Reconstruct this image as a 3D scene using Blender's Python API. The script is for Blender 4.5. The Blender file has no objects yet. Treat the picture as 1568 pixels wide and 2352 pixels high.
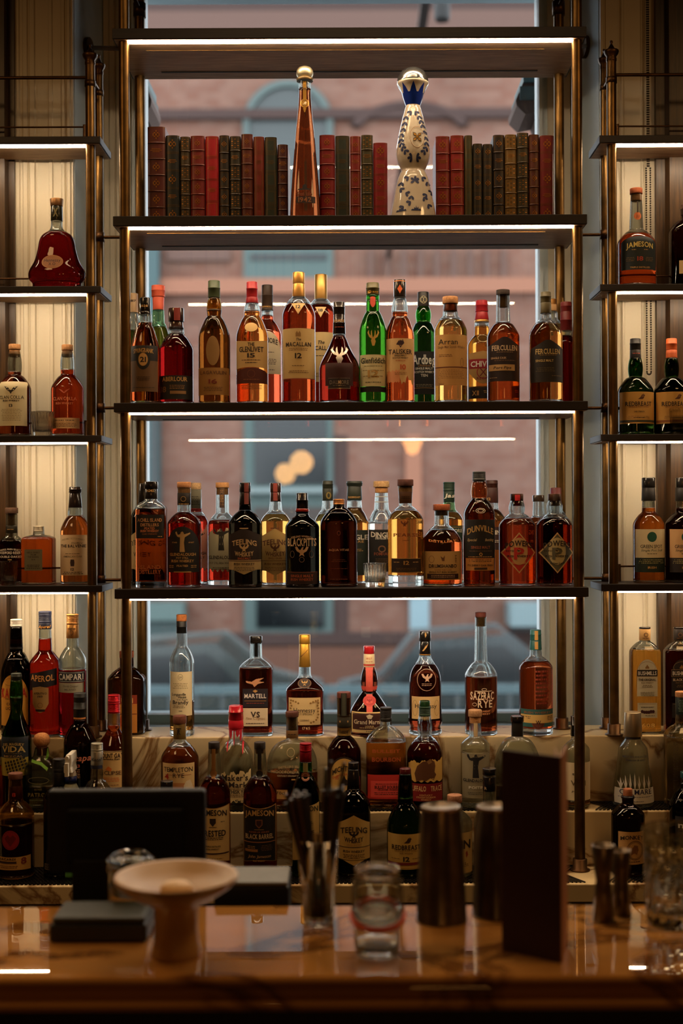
import bpy, math, random
from math import pi, sin, cos, sqrt
from mathutils import Vector
from mathutils.geometry import tessellate_polygon
random.seed(7)
C = bpy.context.scene.collection
SC = bpy.context.scene

# ------------------------------------------------------------------ camera
H = 1.72                      # camera height above the bar floor
F = 3040.0                    # focal length in pixels of the 1568x2352 frame
PX, PY = 807.0, 1180.0        # vanishing point
ROLL = 0.0042
cd = bpy.data.cameras.new('camera'); cam = bpy.data.objects.new('camera', cd); C.objects.link(cam)
cam.location = (0, 0, H)
cam.rotation_euler = (pi/2, 0, 0)
cam.rotation_euler.rotate_axis('Z', -ROLL)
cd.sensor_fit = 'VERTICAL'; cd.sensor_height = 36.0; cd.lens = 36.0*F/2352
cd.shift_x = -(PX-784)/2352; cd.shift_y = (PY-1176)/2352
cd.clip_start = 0.05; cd.clip_end = 200
cd.dof.use_dof = True; cd.dof.focus_distance = 3.30; cd.dof.aperture_fstop = 2.0
SC.camera = cam

# ------------------------------------------------------------------ world, lights, exposure
w = bpy.data.worlds.new('overcast'); SC.world = w; w.use_nodes = True
w.node_tree.nodes['Background'].inputs[0].default_value = (0.84, 0.90, 0.96, 1)
w.node_tree.nodes['Background'].inputs[1].default_value = 4.4
SC.view_settings.view_transform = 'Standard'; SC.view_settings.look = 'None'
SC.view_settings.exposure = 0.0; SC.view_settings.gamma = 1.0
SC.view_settings.use_curve_mapping = False
cy = SC.cycles
cy.use_denoising = True
cy.max_bounces = 14; cy.transmission_bounces = 12; cy.glossy_bounces = 5; cy.diffuse_bounces = 4; cy.transparent_max_bounces = 24
cy.caustics_reflective = False; cy.caustics_refractive = False
cy.sample_clamp_indirect = 4.0; cy.blur_glossy = 0.5
LED_STRENGTH = 70.0
FILL_LAMPS = 1.8

def area_lamp(name, loc, rot, sx, sy, power, col):
    ld = bpy.data.lights.new(name, 'AREA'); ld.shape = 'RECTANGLE'; ld.size = sx; ld.size_y = sy
    ld.energy = power; ld.color = col
    o = bpy.data.objects.new(name, ld); o.location = loc; o.rotation_euler = rot; C.objects.link(o); return o
# added warm fill lamps, out of view, brightening the bar and shelf fronts
area_lamp('ceiling_lamp', (-1.5, 1.95, 3.25), (0, 0, 0), 0.5, 0.5, 6*FILL_LAMPS, (1, .56, .22))
area_lamp('ceiling_lamp', (1.5, 1.95, 3.25), (0, 0, 0), 0.5, 0.5, 6*FILL_LAMPS, (1, .56, .22))
area_lamp('ceiling_lamp', (0.0, 2.78, 3.25), (-0.35, 0, 0), 0.9, 0.12, 3*FILL_LAMPS, (1, .66, .36))

# ------------------------------------------------------------------ helpers
def lin(c):
    return tuple((v/255/12.92 if v/255 <= .04045 else ((v/255+.055)/1.055)**2.4) for v in c[:3])
MATS = {}
def new_mat(name):
    m = bpy.data.materials.new(name); m.use_nodes = True
    return m, m.node_tree, m.node_tree.nodes['Principled BSDF']
def mat(c, rough=.5, metal=0, kind='mat', spec=.5, coat=0):
    key = (kind, tuple(c), rough, metal, spec, coat)
    if key in MATS: return MATS[key]
    m, nt, b = new_mat('%s_%d_%d_%d' % ((kind,)+tuple(int(v) for v in c[:3])))
    b.inputs['Base Color'].default_value = (*lin(c), 1)
    b.inputs['Roughness'].default_value = rough; b.inputs['Metallic'].default_value = metal
    b.inputs['Specular IOR Level'].default_value = spec
    b.inputs['Coat Weight'].default_value = coat; b.inputs['Coat Roughness'].default_value = .08
    # faint procedural unevenness in gloss
    n = nt.nodes.new('ShaderNodeTexNoise'); n.inputs['Scale'].default_value = 60
    tc = nt.nodes.new('ShaderNodeTexCoord'); nt.links.new(tc.outputs['Object'], n.inputs['Vector'])
    mr = nt.nodes.new('ShaderNodeMapRange'); mr.inputs['To Min'].default_value = max(.02, rough-.06); mr.inputs['To Max'].default_value = min(1, rough+.06)
    nt.links.new(n.outputs['Fac'], mr.inputs['Value']); nt.links.new(mr.outputs['Result'], b.inputs['Roughness'])
    MATS[key] = m; return m
def glass(c, rough=0.0, ior=1.45, clear=.3):
    """refractive glass; part of it lets light straight through so that corks and labels behind it are lit"""
    key = ('glass', tuple(c), rough, ior, clear)
    if key in MATS: return MATS[key]
    m, nt, b = new_mat('glass_%d_%d_%d' % tuple(c[:3]))
    b.inputs['Base Color'].default_value = (*lin(c), 1)
    b.inputs['Roughness'].default_value = rough; b.inputs['IOR'].default_value = ior
    b.inputs['Transmission Weight'].default_value = 1
    tr = nt.nodes.new('ShaderNodeBsdfTransparent'); tr.inputs[0].default_value = (*lin(c), 1)
    mx = nt.nodes.new('ShaderNodeMixShader'); mx.inputs[0].default_value = clear
    nt.links.new(b.outputs[0], mx.inputs[1]); nt.links.new(tr.outputs[0], mx.inputs[2])
    nt.links.new(mx.outputs[0], nt.nodes['Material Output'].inputs[0])
    MATS[key] = m; return m
def emit(c, s, name='light'):
    key = ('emit', tuple(c), s)
    if key in MATS: return MATS[key]
    m, nt, b = new_mat(name)
    b.inputs['Base Color'].default_value = (*lin(c), 1)
    b.inputs['Emission Color'].default_value = (*lin(c), 1); b.inputs['Emission Strength'].default_value = s
    MATS[key] = m; return m
def pane_mat():
    m = bpy.data.materials.new('window_glass'); m.use_nodes = True; nt = m.node_tree
    nt.nodes.clear(); out = nt.nodes.new('ShaderNodeOutputMaterial')
    mx = nt.nodes.new('ShaderNodeMixShader'); tr = nt.nodes.new('ShaderNodeBsdfTransparent'); gl = nt.nodes.new('ShaderNodeBsdfGlossy')
    fr = nt.nodes.new('ShaderNodeFresnel'); fr.inputs[0].default_value = 1.5
    gl.inputs['Roughness'].default_value = 0.0; tr.inputs[0].default_value = (.97, .985, .98, 1)
    nt.links.new(fr.outputs[0], mx.inputs[0]); nt.links.new(tr.outputs[0], mx.inputs[1]); nt.links.new(gl.outputs[0], mx.inputs[2])
    nt.links.new(mx.outputs[0], out.inputs[0]); return m
def wood(name, c1, c2, scale=(1, 18, 18), rough=.4, coat=0.0):
    m, nt, b = new_mat(name)
    tc = nt.nodes.new('ShaderNodeTexCoord'); mp = nt.nodes.new('ShaderNodeMapping'); mp.inputs['Scale'].default_value = scale
    n = nt.nodes.new('ShaderNodeTexNoise'); n.inputs['Scale'].default_value = 8; n.inputs['Detail'].default_value = 8; n.inputs['Roughness'].default_value = .65
    cr = nt.nodes.new('ShaderNodeValToRGB')
    cr.color_ramp.elements[0].position = .35; cr.color_ramp.elements[1].position = .68
    cr.color_ramp.elements[0].color = (*lin(c1), 1); cr.color_ramp.elements[1].color = (*lin(c2), 1)
    bp = nt.nodes.new('ShaderNodeBump'); bp.inputs['Strength'].default_value = .12; bp.inputs['Distance'].default_value = .002
    L = nt.links.new
    L(tc.outputs['Object'], mp.inputs[0]); L(mp.outputs[0], n.inputs[0]); L(n.outputs[0], cr.inputs[0]); L(cr.outputs[0], b.inputs['Base Color'])
    L(n.outputs[0], bp.inputs['Height']); L(bp.outputs[0], b.inputs['Normal'])
    b.inputs['Roughness'].default_value = rough; b.inputs['Coat Weight'].default_value = coat
    return m
def marble(name, base, vein, sc=3.0, rough=.12, soft=(.46, .5, .54), polish=False):
    m, nt, b = new_mat(name)
    L = nt.links.new
    tc = nt.nodes.new('ShaderNodeTexCoord'); n1 = nt.nodes.new('ShaderNodeTexNoise'); n1.inputs['Scale'].default_value = sc; n1.inputs['Detail'].default_value = 7; n1.inputs['Distortion'].default_value = 1.6
    L(tc.outputs['Object'], n1.inputs[0])
    cr = nt.nodes.new('ShaderNodeValToRGB'); e = cr.color_ramp.elements
    e[0].position = soft[0]; e[0].color = (*lin(base), 1); e[1].position = soft[2]; e[1].color = (*lin(base), 1)
    k = cr.color_ramp.elements.new(soft[1]); k.color = (*lin(vein), 1)
    n2 = nt.nodes.new('ShaderNodeTexNoise'); n2.inputs['Scale'].default_value = sc*.7; n2.inputs['Detail'].default_value = 4
    L(tc.outputs['Object'], n2.inputs[0])
    cr2 = nt.nodes.new('ShaderNodeValToRGB'); e2 = cr2.color_ramp.elements
    e2[0].position = .35; e2[1].position = .7; e2[0].color = (.72, .68, .62, 1); e2[1].color = (1, 1, 1, 1)
    L(n2.outputs[0], cr2.inputs[0]); mx = nt.nodes.new('ShaderNodeMixRGB'); mx.blend_type = 'MULTIPLY'; mx.inputs[0].default_value = 1
    L(n1.outputs[0], cr.inputs[0]); L(cr.outputs[0], mx.inputs[1]); L(cr2.outputs[0], mx.inputs[2]); L(mx.outputs[0], b.inputs['Base Color'])
    b.inputs['Roughness'].default_value = rough
    if polish: b.inputs['IOR'].default_value = 1.95; b.inputs['Coat Weight'].default_value = .6; b.inputs['Coat Roughness'].default_value = .01
    return m
def brass_mat(name, c1, c2, rough=.3):
    m, nt, b = new_mat(name); L = nt.links.new
    tc = nt.nodes.new('ShaderNodeTexCoord'); n = nt.nodes.new('ShaderNodeTexNoise'); n.inputs['Scale'].default_value = 22; n.inputs['Detail'].default_value = 5
    cr = nt.nodes.new('ShaderNodeValToRGB'); cr.color_ramp.elements[0].position = .35; cr.color_ramp.elements[1].position = .65
    cr.color_ramp.elements[0].color = (*lin(c1), 1); cr.color_ramp.elements[1].color = (*lin(c2), 1)
    L(tc.outputs['Object'], n.inputs[0]); L(n.outputs[0], cr.inputs[0]); L(cr.outputs[0], b.inputs['Base Color'])
    b.inputs['Metallic'].default_value = .85; b.inputs['Roughness'].default_value = rough
    return m
def brick_mat():
    m, nt, b = new_mat('red_brick'); L = nt.links.new
    tc = nt.nodes.new('ShaderNodeTexCoord'); mp = nt.nodes.new('ShaderNodeMapping'); mp.inputs['Rotation'].default_value = (pi/2, 0, 0)
    br = nt.nodes.new('ShaderNodeTexBrick'); br.inputs['Scale'].default_value = 2.2
    br.inputs['Color1'].default_value = (*lin((118, 76, 60)), 1); br.inputs['Color2'].default_value = (*lin((130, 94, 79)), 1)
    br.inputs['Mortar'].default_value = (*lin((112, 91, 82)), 1); br.inputs['Mortar Size'].default_value = .012
    n = nt.nodes.new('ShaderNodeTexNoise'); n.inputs['Scale'].default_value = .9; n.inputs['Detail'].default_value = 3
    mx = nt.nodes.new('ShaderNodeMixRGB'); mx.blend_type = 'MULTIPLY'; mx.inputs[0].default_value = .5
    L(tc.outputs['Object'], mp.inputs[0]); L(mp.outputs[0], br.inputs[0]); L(tc.outputs['Object'], n.inputs[0]); L(br.outputs[0], mx.inputs[1]); L(n.outputs[0], mx.inputs[2]); L(mx.outputs[0], b.inputs['Base Color'])
    b.inputs['Roughness'].default_value = .9
    return m

def tag(o, label=None, cat=None, group=None, kind=None):
    if label: o['label'] = label
    if cat: o['category'] = cat
    if group: o['group'] = group
    if kind: o['kind'] = kind
    return o
def empty(name, loc, label=None, cat=None, group=None):
    o = bpy.data.objects.new(name, None); o.empty_display_size = .03; C.objects.link(o); o.location = loc
    return tag(o, label, cat, group)
class MB:
    def __init__(s): s.v = []; s.f = []; s.mi = []; s.mats = []; s.sm = []
    def slot(s, m):
        if m not in s.mats: s.mats.append(m)
        return s.mats.index(m)
    def add(s, vs, fs, m, smooth=False):
        b = len(s.v); k = s.slot(m); s.v += [tuple(v) for v in vs]
        for f in fs: s.f.append(tuple(b+i for i in f)); s.mi.append(k); s.sm.append(smooth)
        return s
    def box(s, x0, x1, y0, y1, z0, z1, m):
        vs = [(x, y, z) for z in (z0, z1) for y in (y0, y1) for x in (x0, x1)]
        return s.add(vs, [(0, 2, 3, 1), (4, 5, 7, 6), (0, 1, 5, 4), (2, 6, 7, 3), (0, 4, 6, 2), (1, 3, 7, 5)], m)
    def tube(s, a, b, r, m, n=14, r2=None):
        a = Vector(a); b = Vector(b); d = (b-a).normalized(); r2 = r if r2 is None else r2
        u = d.cross(Vector((0, 0, 1)) if abs(d.z) < .9 else Vector((1, 0, 0))).normalized(); w_ = d.cross(u)
        vs = [a+(u*cos(2*pi*i/n)+w_*sin(2*pi*i/n))*r for i in range(n)]+[b+(u*cos(2*pi*i/n)+w_*sin(2*pi*i/n))*r2 for i in range(n)]
        k0 = len(s.f)
        s.add(vs, [(i, (i+1) % n, n+(i+1) % n, n+i) for i in range(n)], m, True)
        s.add(vs[:n], [tuple(range(n))[::-1]], m); s.add(vs[n:], [tuple(range(n))], m)
        return s
    def lathe(s, prof, m, n=28, cx=0, cy_=0, sq=None, smooth=True, caps=(True, True)):
        """prof: list of (z, r) ; sq(r)->(ry factor, exponent)"""
        vs = []
        for z, r in prof:
            fy, ex = sq(r) if sq else (1, 2)
            for i in range(n):
                a = 2*pi*(i+.5)/n; c, d = cos(a), sin(a)
                k = (abs(c)**ex+abs(d)**ex)**(-1/ex)
                vs.append((cx+r*c*k, cy_+r*fy*d*k, z))
        fs = []
        for j in range(len(prof)-1):
            for i in range(n):
                a, b = j*n+i, j*n+(i+1) % n
                fs.append((a, b, b+n, a+n))
        s.add(vs, fs, m, smooth)
        b = len(s.v)-len(vs); k = s.slot(m)
        if caps[0]: s.f.append(tuple(b+i for i in range(n))[::-1]); s.mi.append(k); s.sm.append(False)
        if caps[1]: s.f.append(tuple(b+(len(prof)-1)*n+i for i in range(n))); s.mi.append(k); s.sm.append(False)
        return s
    def build(s, name, parent=None, loc=None, bevel=0):
        me = bpy.data.meshes.new(name); me.from_pydata(s.v, [], s.f)
        for m in s.mats: me.materials.append(m)
        me.polygons.foreach_set('material_index', s.mi); me.polygons.foreach_set('use_smooth', s.sm)
        me.update()
        o = bpy.data.objects.new(name, me); C.objects.link(o)
        if parent: o.parent = parent
        if loc: o.location = loc
        if bevel:
            b = o.modifiers.new('bevel', 'BEVEL'); b.width = bevel; b.segments = 2; b.limit_method = 'ANGLE'
        return o
def rbox(x0, x1, y0, y1, z0, z1, m, name, parent=None, loc=None, bevel=.002):
    return MB().box(x0, x1, y0, y1, z0, z1, m).build(name, parent, loc, bevel)
def U(x, y):                      # undo the camera roll: photo pixel -> offset from the vanishing point
    a, b = x-784.0, y-1176.0
    return a-ROLL*b-(PX-784), b+ROLL*a-(PY-1176)
def W3(x, y, d):                  # point at depth d seen at photo pixel (x, y)
    X, Y = U(x, y); return (X*d/F, d, H-Y*d/F)
def struct(name, mb, bevel=0):
    return tag(mb.build(name, bevel=bevel), kind='structure')

# ------------------------------------------------------------------ shared materials
M_BRASS = brass_mat('aged_brass', (86, 63, 30), (116, 85, 42), .38)
M_BRASSD = brass_mat('dark_aged_brass', (66, 44, 22), (92, 62, 32), .42)
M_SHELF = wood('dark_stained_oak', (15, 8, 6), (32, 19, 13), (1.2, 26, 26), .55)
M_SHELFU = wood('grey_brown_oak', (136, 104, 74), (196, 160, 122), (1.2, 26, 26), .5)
M_CREAM = mat((214, 202, 176), .5, kind='cream_paint')
M_BLUE = mat((196, 208, 212), .6, kind='pale_grey_blue_paint')  # bluish cast of daylight on the reveal is put into this colour
M_WHITE = mat((205, 215, 218), .4, kind='white_gloss_paint')
M_OAK = wood('brown_oak_panel', (38, 24, 10), (78, 53, 26), (20, 20, 1.0), .4)
M_DARK = wood('dark_walnut', (20, 12, 8), (40, 25, 16), (14, 14, 1.2), .5)
M_LED = emit((255, 227, 190), LED_STRENGTH, 'led_strip_light')
M_MARBLE = marble('cream_marble', (240, 216, 168), (150, 112, 70), 2.4, .22, (.47, .5, .53))
M_MARBLE2 = marble('honey_marble', (206, 148, 78), (120, 74, 34), 2.0, .012, (.47, .5, .53), True)  # bar marble: orange of the warm light is put into its colour
M_BLACKP = mat((4, 4, 4), .6, kind='black_plastic', spec=.25)

# ------------------------------------------------------------------ room shell
YG = 3.80                                            # the glass plane; the room wall is at 3.53
GX0, GX1 = U(338, 1180)[0]*YG/F, U(1237, 1180)[0]*YG/F
TOPZ = 3.3
tag(MB().box(-2.6, 2.6, -4.5, 3.9, -.1, 0, M_DARK).build('floor'), kind='structure')
tag(MB().box(-2.6, 2.6, -4.5, 3.9, TOPZ, TOPZ+.1, mat((60, 44, 32), .8)).build('ceiling'), kind='structure')
tag(MB().box(-2.7, -2.6, -4.5, 3.9, 0, TOPZ, mat((70, 48, 34), .7)).build('wall_left'), kind='structure')
tag(MB().box(2.6, 2.7, -4.5, 3.9, 0, TOPZ, mat((70, 48, 34), .7)).build('wall_right'), kind='structure')
tag(MB().box(-2.6, 2.6, -4.6, -4.5, 0, TOPZ, mat((60, 42, 30), .7)).build('wall_back'), kind='structure')
# window wall with the opening
SILL = H-.60
NL, NR = U(171, 1180)[0]*3.52/F, U(1383, 1180)[0]*3.52/F      # near edges of the splayed reveal
FL, FR = U(243, 1180)[0]*3.78/F, U(1312, 1180)[0]*3.78/F      # far edges, where the window frame starts
def reveal(sgn, xn, xf):
    e = 2.6*sgn; mb = MB()
    ps = [(xn, 3.545), (xf, 3.78), (xf, 4.05), (e, 4.05), (e, 3.545)]; n = 5
    mb.add([(x, y, 0) for x, y in ps]+[(x, y, TOPZ) for x, y in ps], [(i, (i+1) % n, n+(i+1) % n, n+i) for i in range(n)]+[tuple(range(n)), tuple(range(n, 2*n))[::-1]], M_BLUE)
    return mb
wf = reveal(-1, NL, FL); w2 = reveal(1, NR, FR)
wf.add(w2.v, w2.f, M_BLUE)
wf.box(FL, FR, 3.545, 4.05, 0, SILL, M_BLUE); wf.box(FL-.03, FR+.03, 3.545, 4.05, 3.28, TOPZ, M_BLUE)
struct('wall_window', wf)
struct('trim_9', MB().box(NL, NR, 3.532, 3.80, SILL-.03, SILL+.006, mat((62, 74, 78), .5, kind='slate_sill')))
def mould(name, xa, xb, y0, m, steps, z0=SILL-.05, z1=TOPZ, yb=3.545):
    """vertical moulded board from photo column xa to xb; steps = list of (fraction, depth offset)"""
    X0 = U(xa, 1180)[0]*y0/F; X1 = U(xb, 1180)[0]*y0/F
    ps = [(X0, yb)]+[(X0+(X1-X0)*f, y0+dy) for f, dy in steps]+[(X1, yb)]
    mb = MB(); n = len(ps)
    vs = [(x, y, z0) for x, y in ps]+[(x, y, z1) for x, y in ps]
    mb.add(vs, [(i, i+1, n+i+1, n+i) for i in range(n-1)]+[tuple(range(n))[::-1], tuple(range(n, 2*n))], m)
    return struct(name, mb)
def flutes(spec):
    out = []
    for a, b, dy in spec: out += [(a, dy), (b, dy)]
    return out
mould('trim_1', 30, 171, 3.53, M_CREAM, flutes([(0, .12, 0), (.14, .17, .004), (.19, .25, .001), (.27, .28, .006), (.30, .37, .0), (.39, .40, .005), (.42, .60, .004), (.61, .66, .001), (.67, .80, .005), (.82, .86, .001), (.875, .885, .006), (.91, .955, -.003), (.97, 1, .002)]))
mould('trim_2', 241, 302, 3.76, M_CREAM, flutes([(0, .2, .006), (.24, .40, .002), (.43, .45, .007), (.5, .9, .0), (.93, 1, .004)]), 1.0, 3.29, 3.84)
mould('trim_3', 1262, 1314, 3.76, M_CREAM, flutes([(0, .3, .003), (.34, .6, .0), (.66, 1, .005)]), 1.0, 3.29, 3.84)
mould('trim_4', 1383, 1510, 3.53, M_CREAM, flutes([(0, .05, -.002), (.07, .09, .005), (.10, .32, .001), (.34, .35, .006), (.38, .41, .0), (.43, .72, .004), (.74, .76, .001), (.78, .79, .006), (.82, 1, .001)]))
for nm, xa, xb, mm in (('trim_5', -60, 30, M_OAK), ('trim_6', 1514, 1680, M_OAK)):
    mould(nm, xa, xb, 3.49, mm, flutes([(0, .82 if xb == 30 else .12, .0 if xb == 30 else .02), (.85 if xb == 30 else .16, 1, .03 if xb == 30 else 0)]), 0)
struct('trim_7', MB().box(-2.6, U(-60, 0)[0]*3.5/F, 3.45, 3.545, 0, TOPZ, M_DARK))
struct('trim_8', MB().box(U(1680, 0)[0]*3.5/F, 2.6, 3.45, 3.545, 0, TOPZ, M_DARK))
# window: frame and one big pane
wn = empty('window_1', (0, YG, SILL)); tag(wn, kind='structure')
fr = MB(); WT = 3.275-SILL
for xa, xb in ((U(300, 0)[0]*YG/F-.004, GX0), (GX1, U(1264, 0)[0]*YG/F+.004)):
    s = 1 if xa < 0 else -1; e = xb if s > 0 else xa
    fr.box(xa, xb, -.028, .05, .0065, WT, M_WHITE)
    fr.box(min(e, e-s*.010), max(e, e-s*.010), -.038, -.02, .0065, WT, M_WHITE)
    fr.box(min(e-s*.028, e-s*.034), max(e-s*.028, e-s*.034), -.036, -.02, .0065, WT, M_WHITE)
fr.box(GX0, GX1, -.03, .05, .0065, .03, mat((84, 104, 110), .4)); fr.box(GX0, GX1, -.03, .05, WT-.02, WT, M_WHITE)
fr.build('window_frame', wn)
MB().box(GX0-.004, GX1+.004, .0, .004, .028, WT-.018, pane_mat()).build('window_pane', wn)

# ------------------------------------------------------------------ stepped marble back bar
Z1, Z2, Z3 = H-.566, H-.735, H-.87
bb = empty('back_bar_counter', (0, 3.3, 0), 'cream marble stepped back bar counter under the glowing shelves', 'counter')
def bbp(nm, *a, m=M_MARBLE, bv=.003):
    x0, x1, y0, y1, z0, z1 = a
    return rbox(x0, x1, y0-3.3, y1-3.3, z0, z1, m, nm, bb, bevel=bv)
bbp('upper_ledge', -2.4, 2.4, 3.36, 3.53, Z2, Z1)
bbp('middle_step', -2.4, 2.4, 3.262, 3.53, Z3, Z2-.0005)
bbp('lower_step', -2.4, 2.4, 3.104, 3.53, Z3-.045, Z3-.0005)
bbp('cabinet', -2.4, 2.4, 3.16, 3.53, .0, Z3-.0455, m=M_DARK)
M_RUB = mat((16, 13, 11), .35, kind='black_rubber')
def mesh_mat(nm, x0, x1, y0, y1, z, label):
    mb = MB(); p = .0095; L_ = y1-y0; n = int((x1-x0)/p)
    for i in range(n):
        x = x0+i*p
        for s in (1, -1):
            xa, xb = (x, x+L_*.55) if s > 0 else (x+L_*.55, x)
            if xb > x1 or xa > x1: continue
            wd = .0011
            vs = [(xa-wd, y0, z), (xa+wd, y0, z), (xb+wd, y1, z), (xb-wd, y1, z)]
            vs += [(a, b, c+.0035) for a, b, c in vs]
            mb.add(vs, [(4, 5, 6, 7), (0, 1, 5, 4), (1, 2, 6, 5), (3, 0, 4, 7), (2, 3, 7, 6)], M_RUB)
    mb.box(x0, x1, y1-.003, y1, z, z+.004, M_RUB)
    c = ((x0+x1)/2, (y0+y1)/2, z)
    mb.v = [(a-c[0], b-c[1], d-c[2]) for a, b, d in mb.v]
    return tag(mb.build('bar_mat', loc=c), label, 'bar mat')
mesh_mat('m', -.97, .575, 3.266, 3.356, Z2+.0003, 'black honeycomb rubber bar mat on the middle marble step, under the main row')
mesh_mat('m', .60, .97, 3.266, 3.356, Z2+.0003, 'short black honeycomb bar mat on middle marble step at the right edge')
mesh_mat('m', -.97, .545, 3.110, 3.256, Z3+.0003, 'long black honeycomb rubber bar mat on the lowest marble step')
mesh_mat('m', .60, .97, 3.110, 3.256, Z3+.0003, 'black honeycomb bar mat on lowest marble step, right of the brass post')
MATH = .004

# ------------------------------------------------------------------ centre shelving unit
def zp(x, y, d): return W3(x, y, d)[2]
FD, BD = 3.20, 3.50
cu = empty('shelving_unit', (0, 3.35, Z3), 'large dark wood and brass shelving unit with glowing shelf edges before the window', 'shelves')
def part_loc(o, parent): return o
SH = {}
def led_shelf(parent, oy, oz, ox, x0, x1, y0, y1, zt, zb, lx0, lx1, grooves=True, ry=()):
    """board with darker front edge, underside channels and a light strip"""
    mb = MB(); 
    mb.box(x0-ox, x1-ox, y0-oy, y1-oy, zb-oz, zt-oz, M_SHELF)
    o = mb.build('shelf', parent, bevel=.0012)
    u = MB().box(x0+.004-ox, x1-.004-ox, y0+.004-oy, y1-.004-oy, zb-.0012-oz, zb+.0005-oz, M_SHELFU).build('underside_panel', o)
    l = MB().box(lx0-ox, lx1-ox, y0+.014-oy, y0+.023-oy, zb-.0052-oz, zb-.0012-oz, M_LED).build('light_strip', o)
    tag(l, 'glowing warm white light strip under the front edge')
    if grooves:
        g = MB().box(x0+.085-ox, x1-.085-ox, y0+.235-oy, y0+.241-oy, zb-.0028-oz, zb-.0010-oz, M_BLACKP).build('cable_channel', o)
        g2 = MB().box(x0+.070-ox, x1-.090-ox, y0+.078-oy, y0+.081-oy, zb-.0028-oz, zb-.0010-oz, M_BRASS).build('brass_inlay', o)
    return o
for key, yt, yb_ in (('a', 62.5, 86.5), ('b', 494, 516.5), ('c', 923, 944), ('d', 1351, 1373)):
    zt, zb = zp(807, yt, FD), zp(807, yb_, FD)
    SH[key] = zt
    led_shelf(cu, 3.35, Z3, 0, -.5737, .5725, FD, BD, zt, zb, W3(289, 900, 3.222)[0], W3(1326, 900, 3.222)[0])
PXL, PXR = W3(288, 900, 3.222)[0], W3(1327, 900, 3.222)[0]
PBL, PBR = W3(324, 900, 3.475)[0], W3(1286, 900, 3.475)[0]
def post(parent, org, x, y, z0, z1, r, foot=True, finial=False, name='post'):
    mb = MB().tube((x-org[0], y-org[1], z0-org[2]), (x-org[0], y-org[1], z1-org[2]), r, M_BRASS, 20)
    o = mb.build(name, parent)
    if foot:
        MB().lathe([(z0-org[2], r*1.9), (z0-org[2]+.003, r*1.9), (z0-org[2]+.004, r*1.35), (z0-org[2]+.028, r*1.35), (z0-org[2]+.029, r*1.0)], M_BRASSD, 24, x-org[0], y-org[1]).build('foot', o)
    if finial:
        zz = z1-org[2]
        MB().lathe([(zz-.055, r*1.15), (zz-.04, r*1.15), (zz-.039, r), (zz, r), (zz+.002, r*1.1), (zz+.008, r*1.1), (zz+.012, r*1.0), (zz+.020, r*1.45), (zz+.026, r*1.6), (zz+.029, r*1.5), (zz+.033, r*.75), (zz+.042, r*.35), (zz+.046, r*.2), (zz+.049, r*.33), (zz+.053, r*.3), (zz+.055, .0004)], M_BRASSD, 20, x-org[0], y-org[1]).build('finial', o)
    return o
CO = (0, 3.35, Z3)
for x in (PXL, PXR): post(cu, CO, x, 3.222, Z3, 3.2, .0128)
for x in (PBL, PBR): post(cu, CO, x, 3.475, Z1, 3.2, .0132)
# diagonal stays and collars on the rear posts above the top shelf, wall anchors
for x, s, fx, fy in ((PBL, 1, 208, 112), (PBR, -1, 1336, 108)):
    z = zp(330, 22, 3.475)
    MB().lathe([(z-.02-Z3, .0165), (z+.016-Z3, .0165)], M_BRASSD, 20, x, .125).build('collar', cu)
    MB().tube((x, .10, z-Z3), (x-s*.045, -.05, z+.10-Z3), .005, M_BRASSD).build('stay_rod', cu)
    fl = W3(fx, fy, 3.64)
    e = (PXL-.01 if s > 0 else PXR+.008, 3.24, SH['a']-.035)
    fe = (NL+(FL-NL)*.42, 3.64) if s > 0 else (NR+(FR-NR)*.42, 3.64)
    fl = (fe[0]+s*.004, 3.64, fl[2]); st = MB().tube((fl[0], fl[1]-.008-3.35, fl[2]-Z3), (e[0], e[1]-3.35, e[2]-Z3), .006, M_BRASSD).build('wall_stay', cu)
    MB().tube((fl[0]-s*.006, 3.64-3.35, fl[2]-Z3), (fl[0]+s*.006, 3.638-3.35, fl[2]-Z3), .03, M_BRASSD, 28).build('wall_flange', st)
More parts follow.
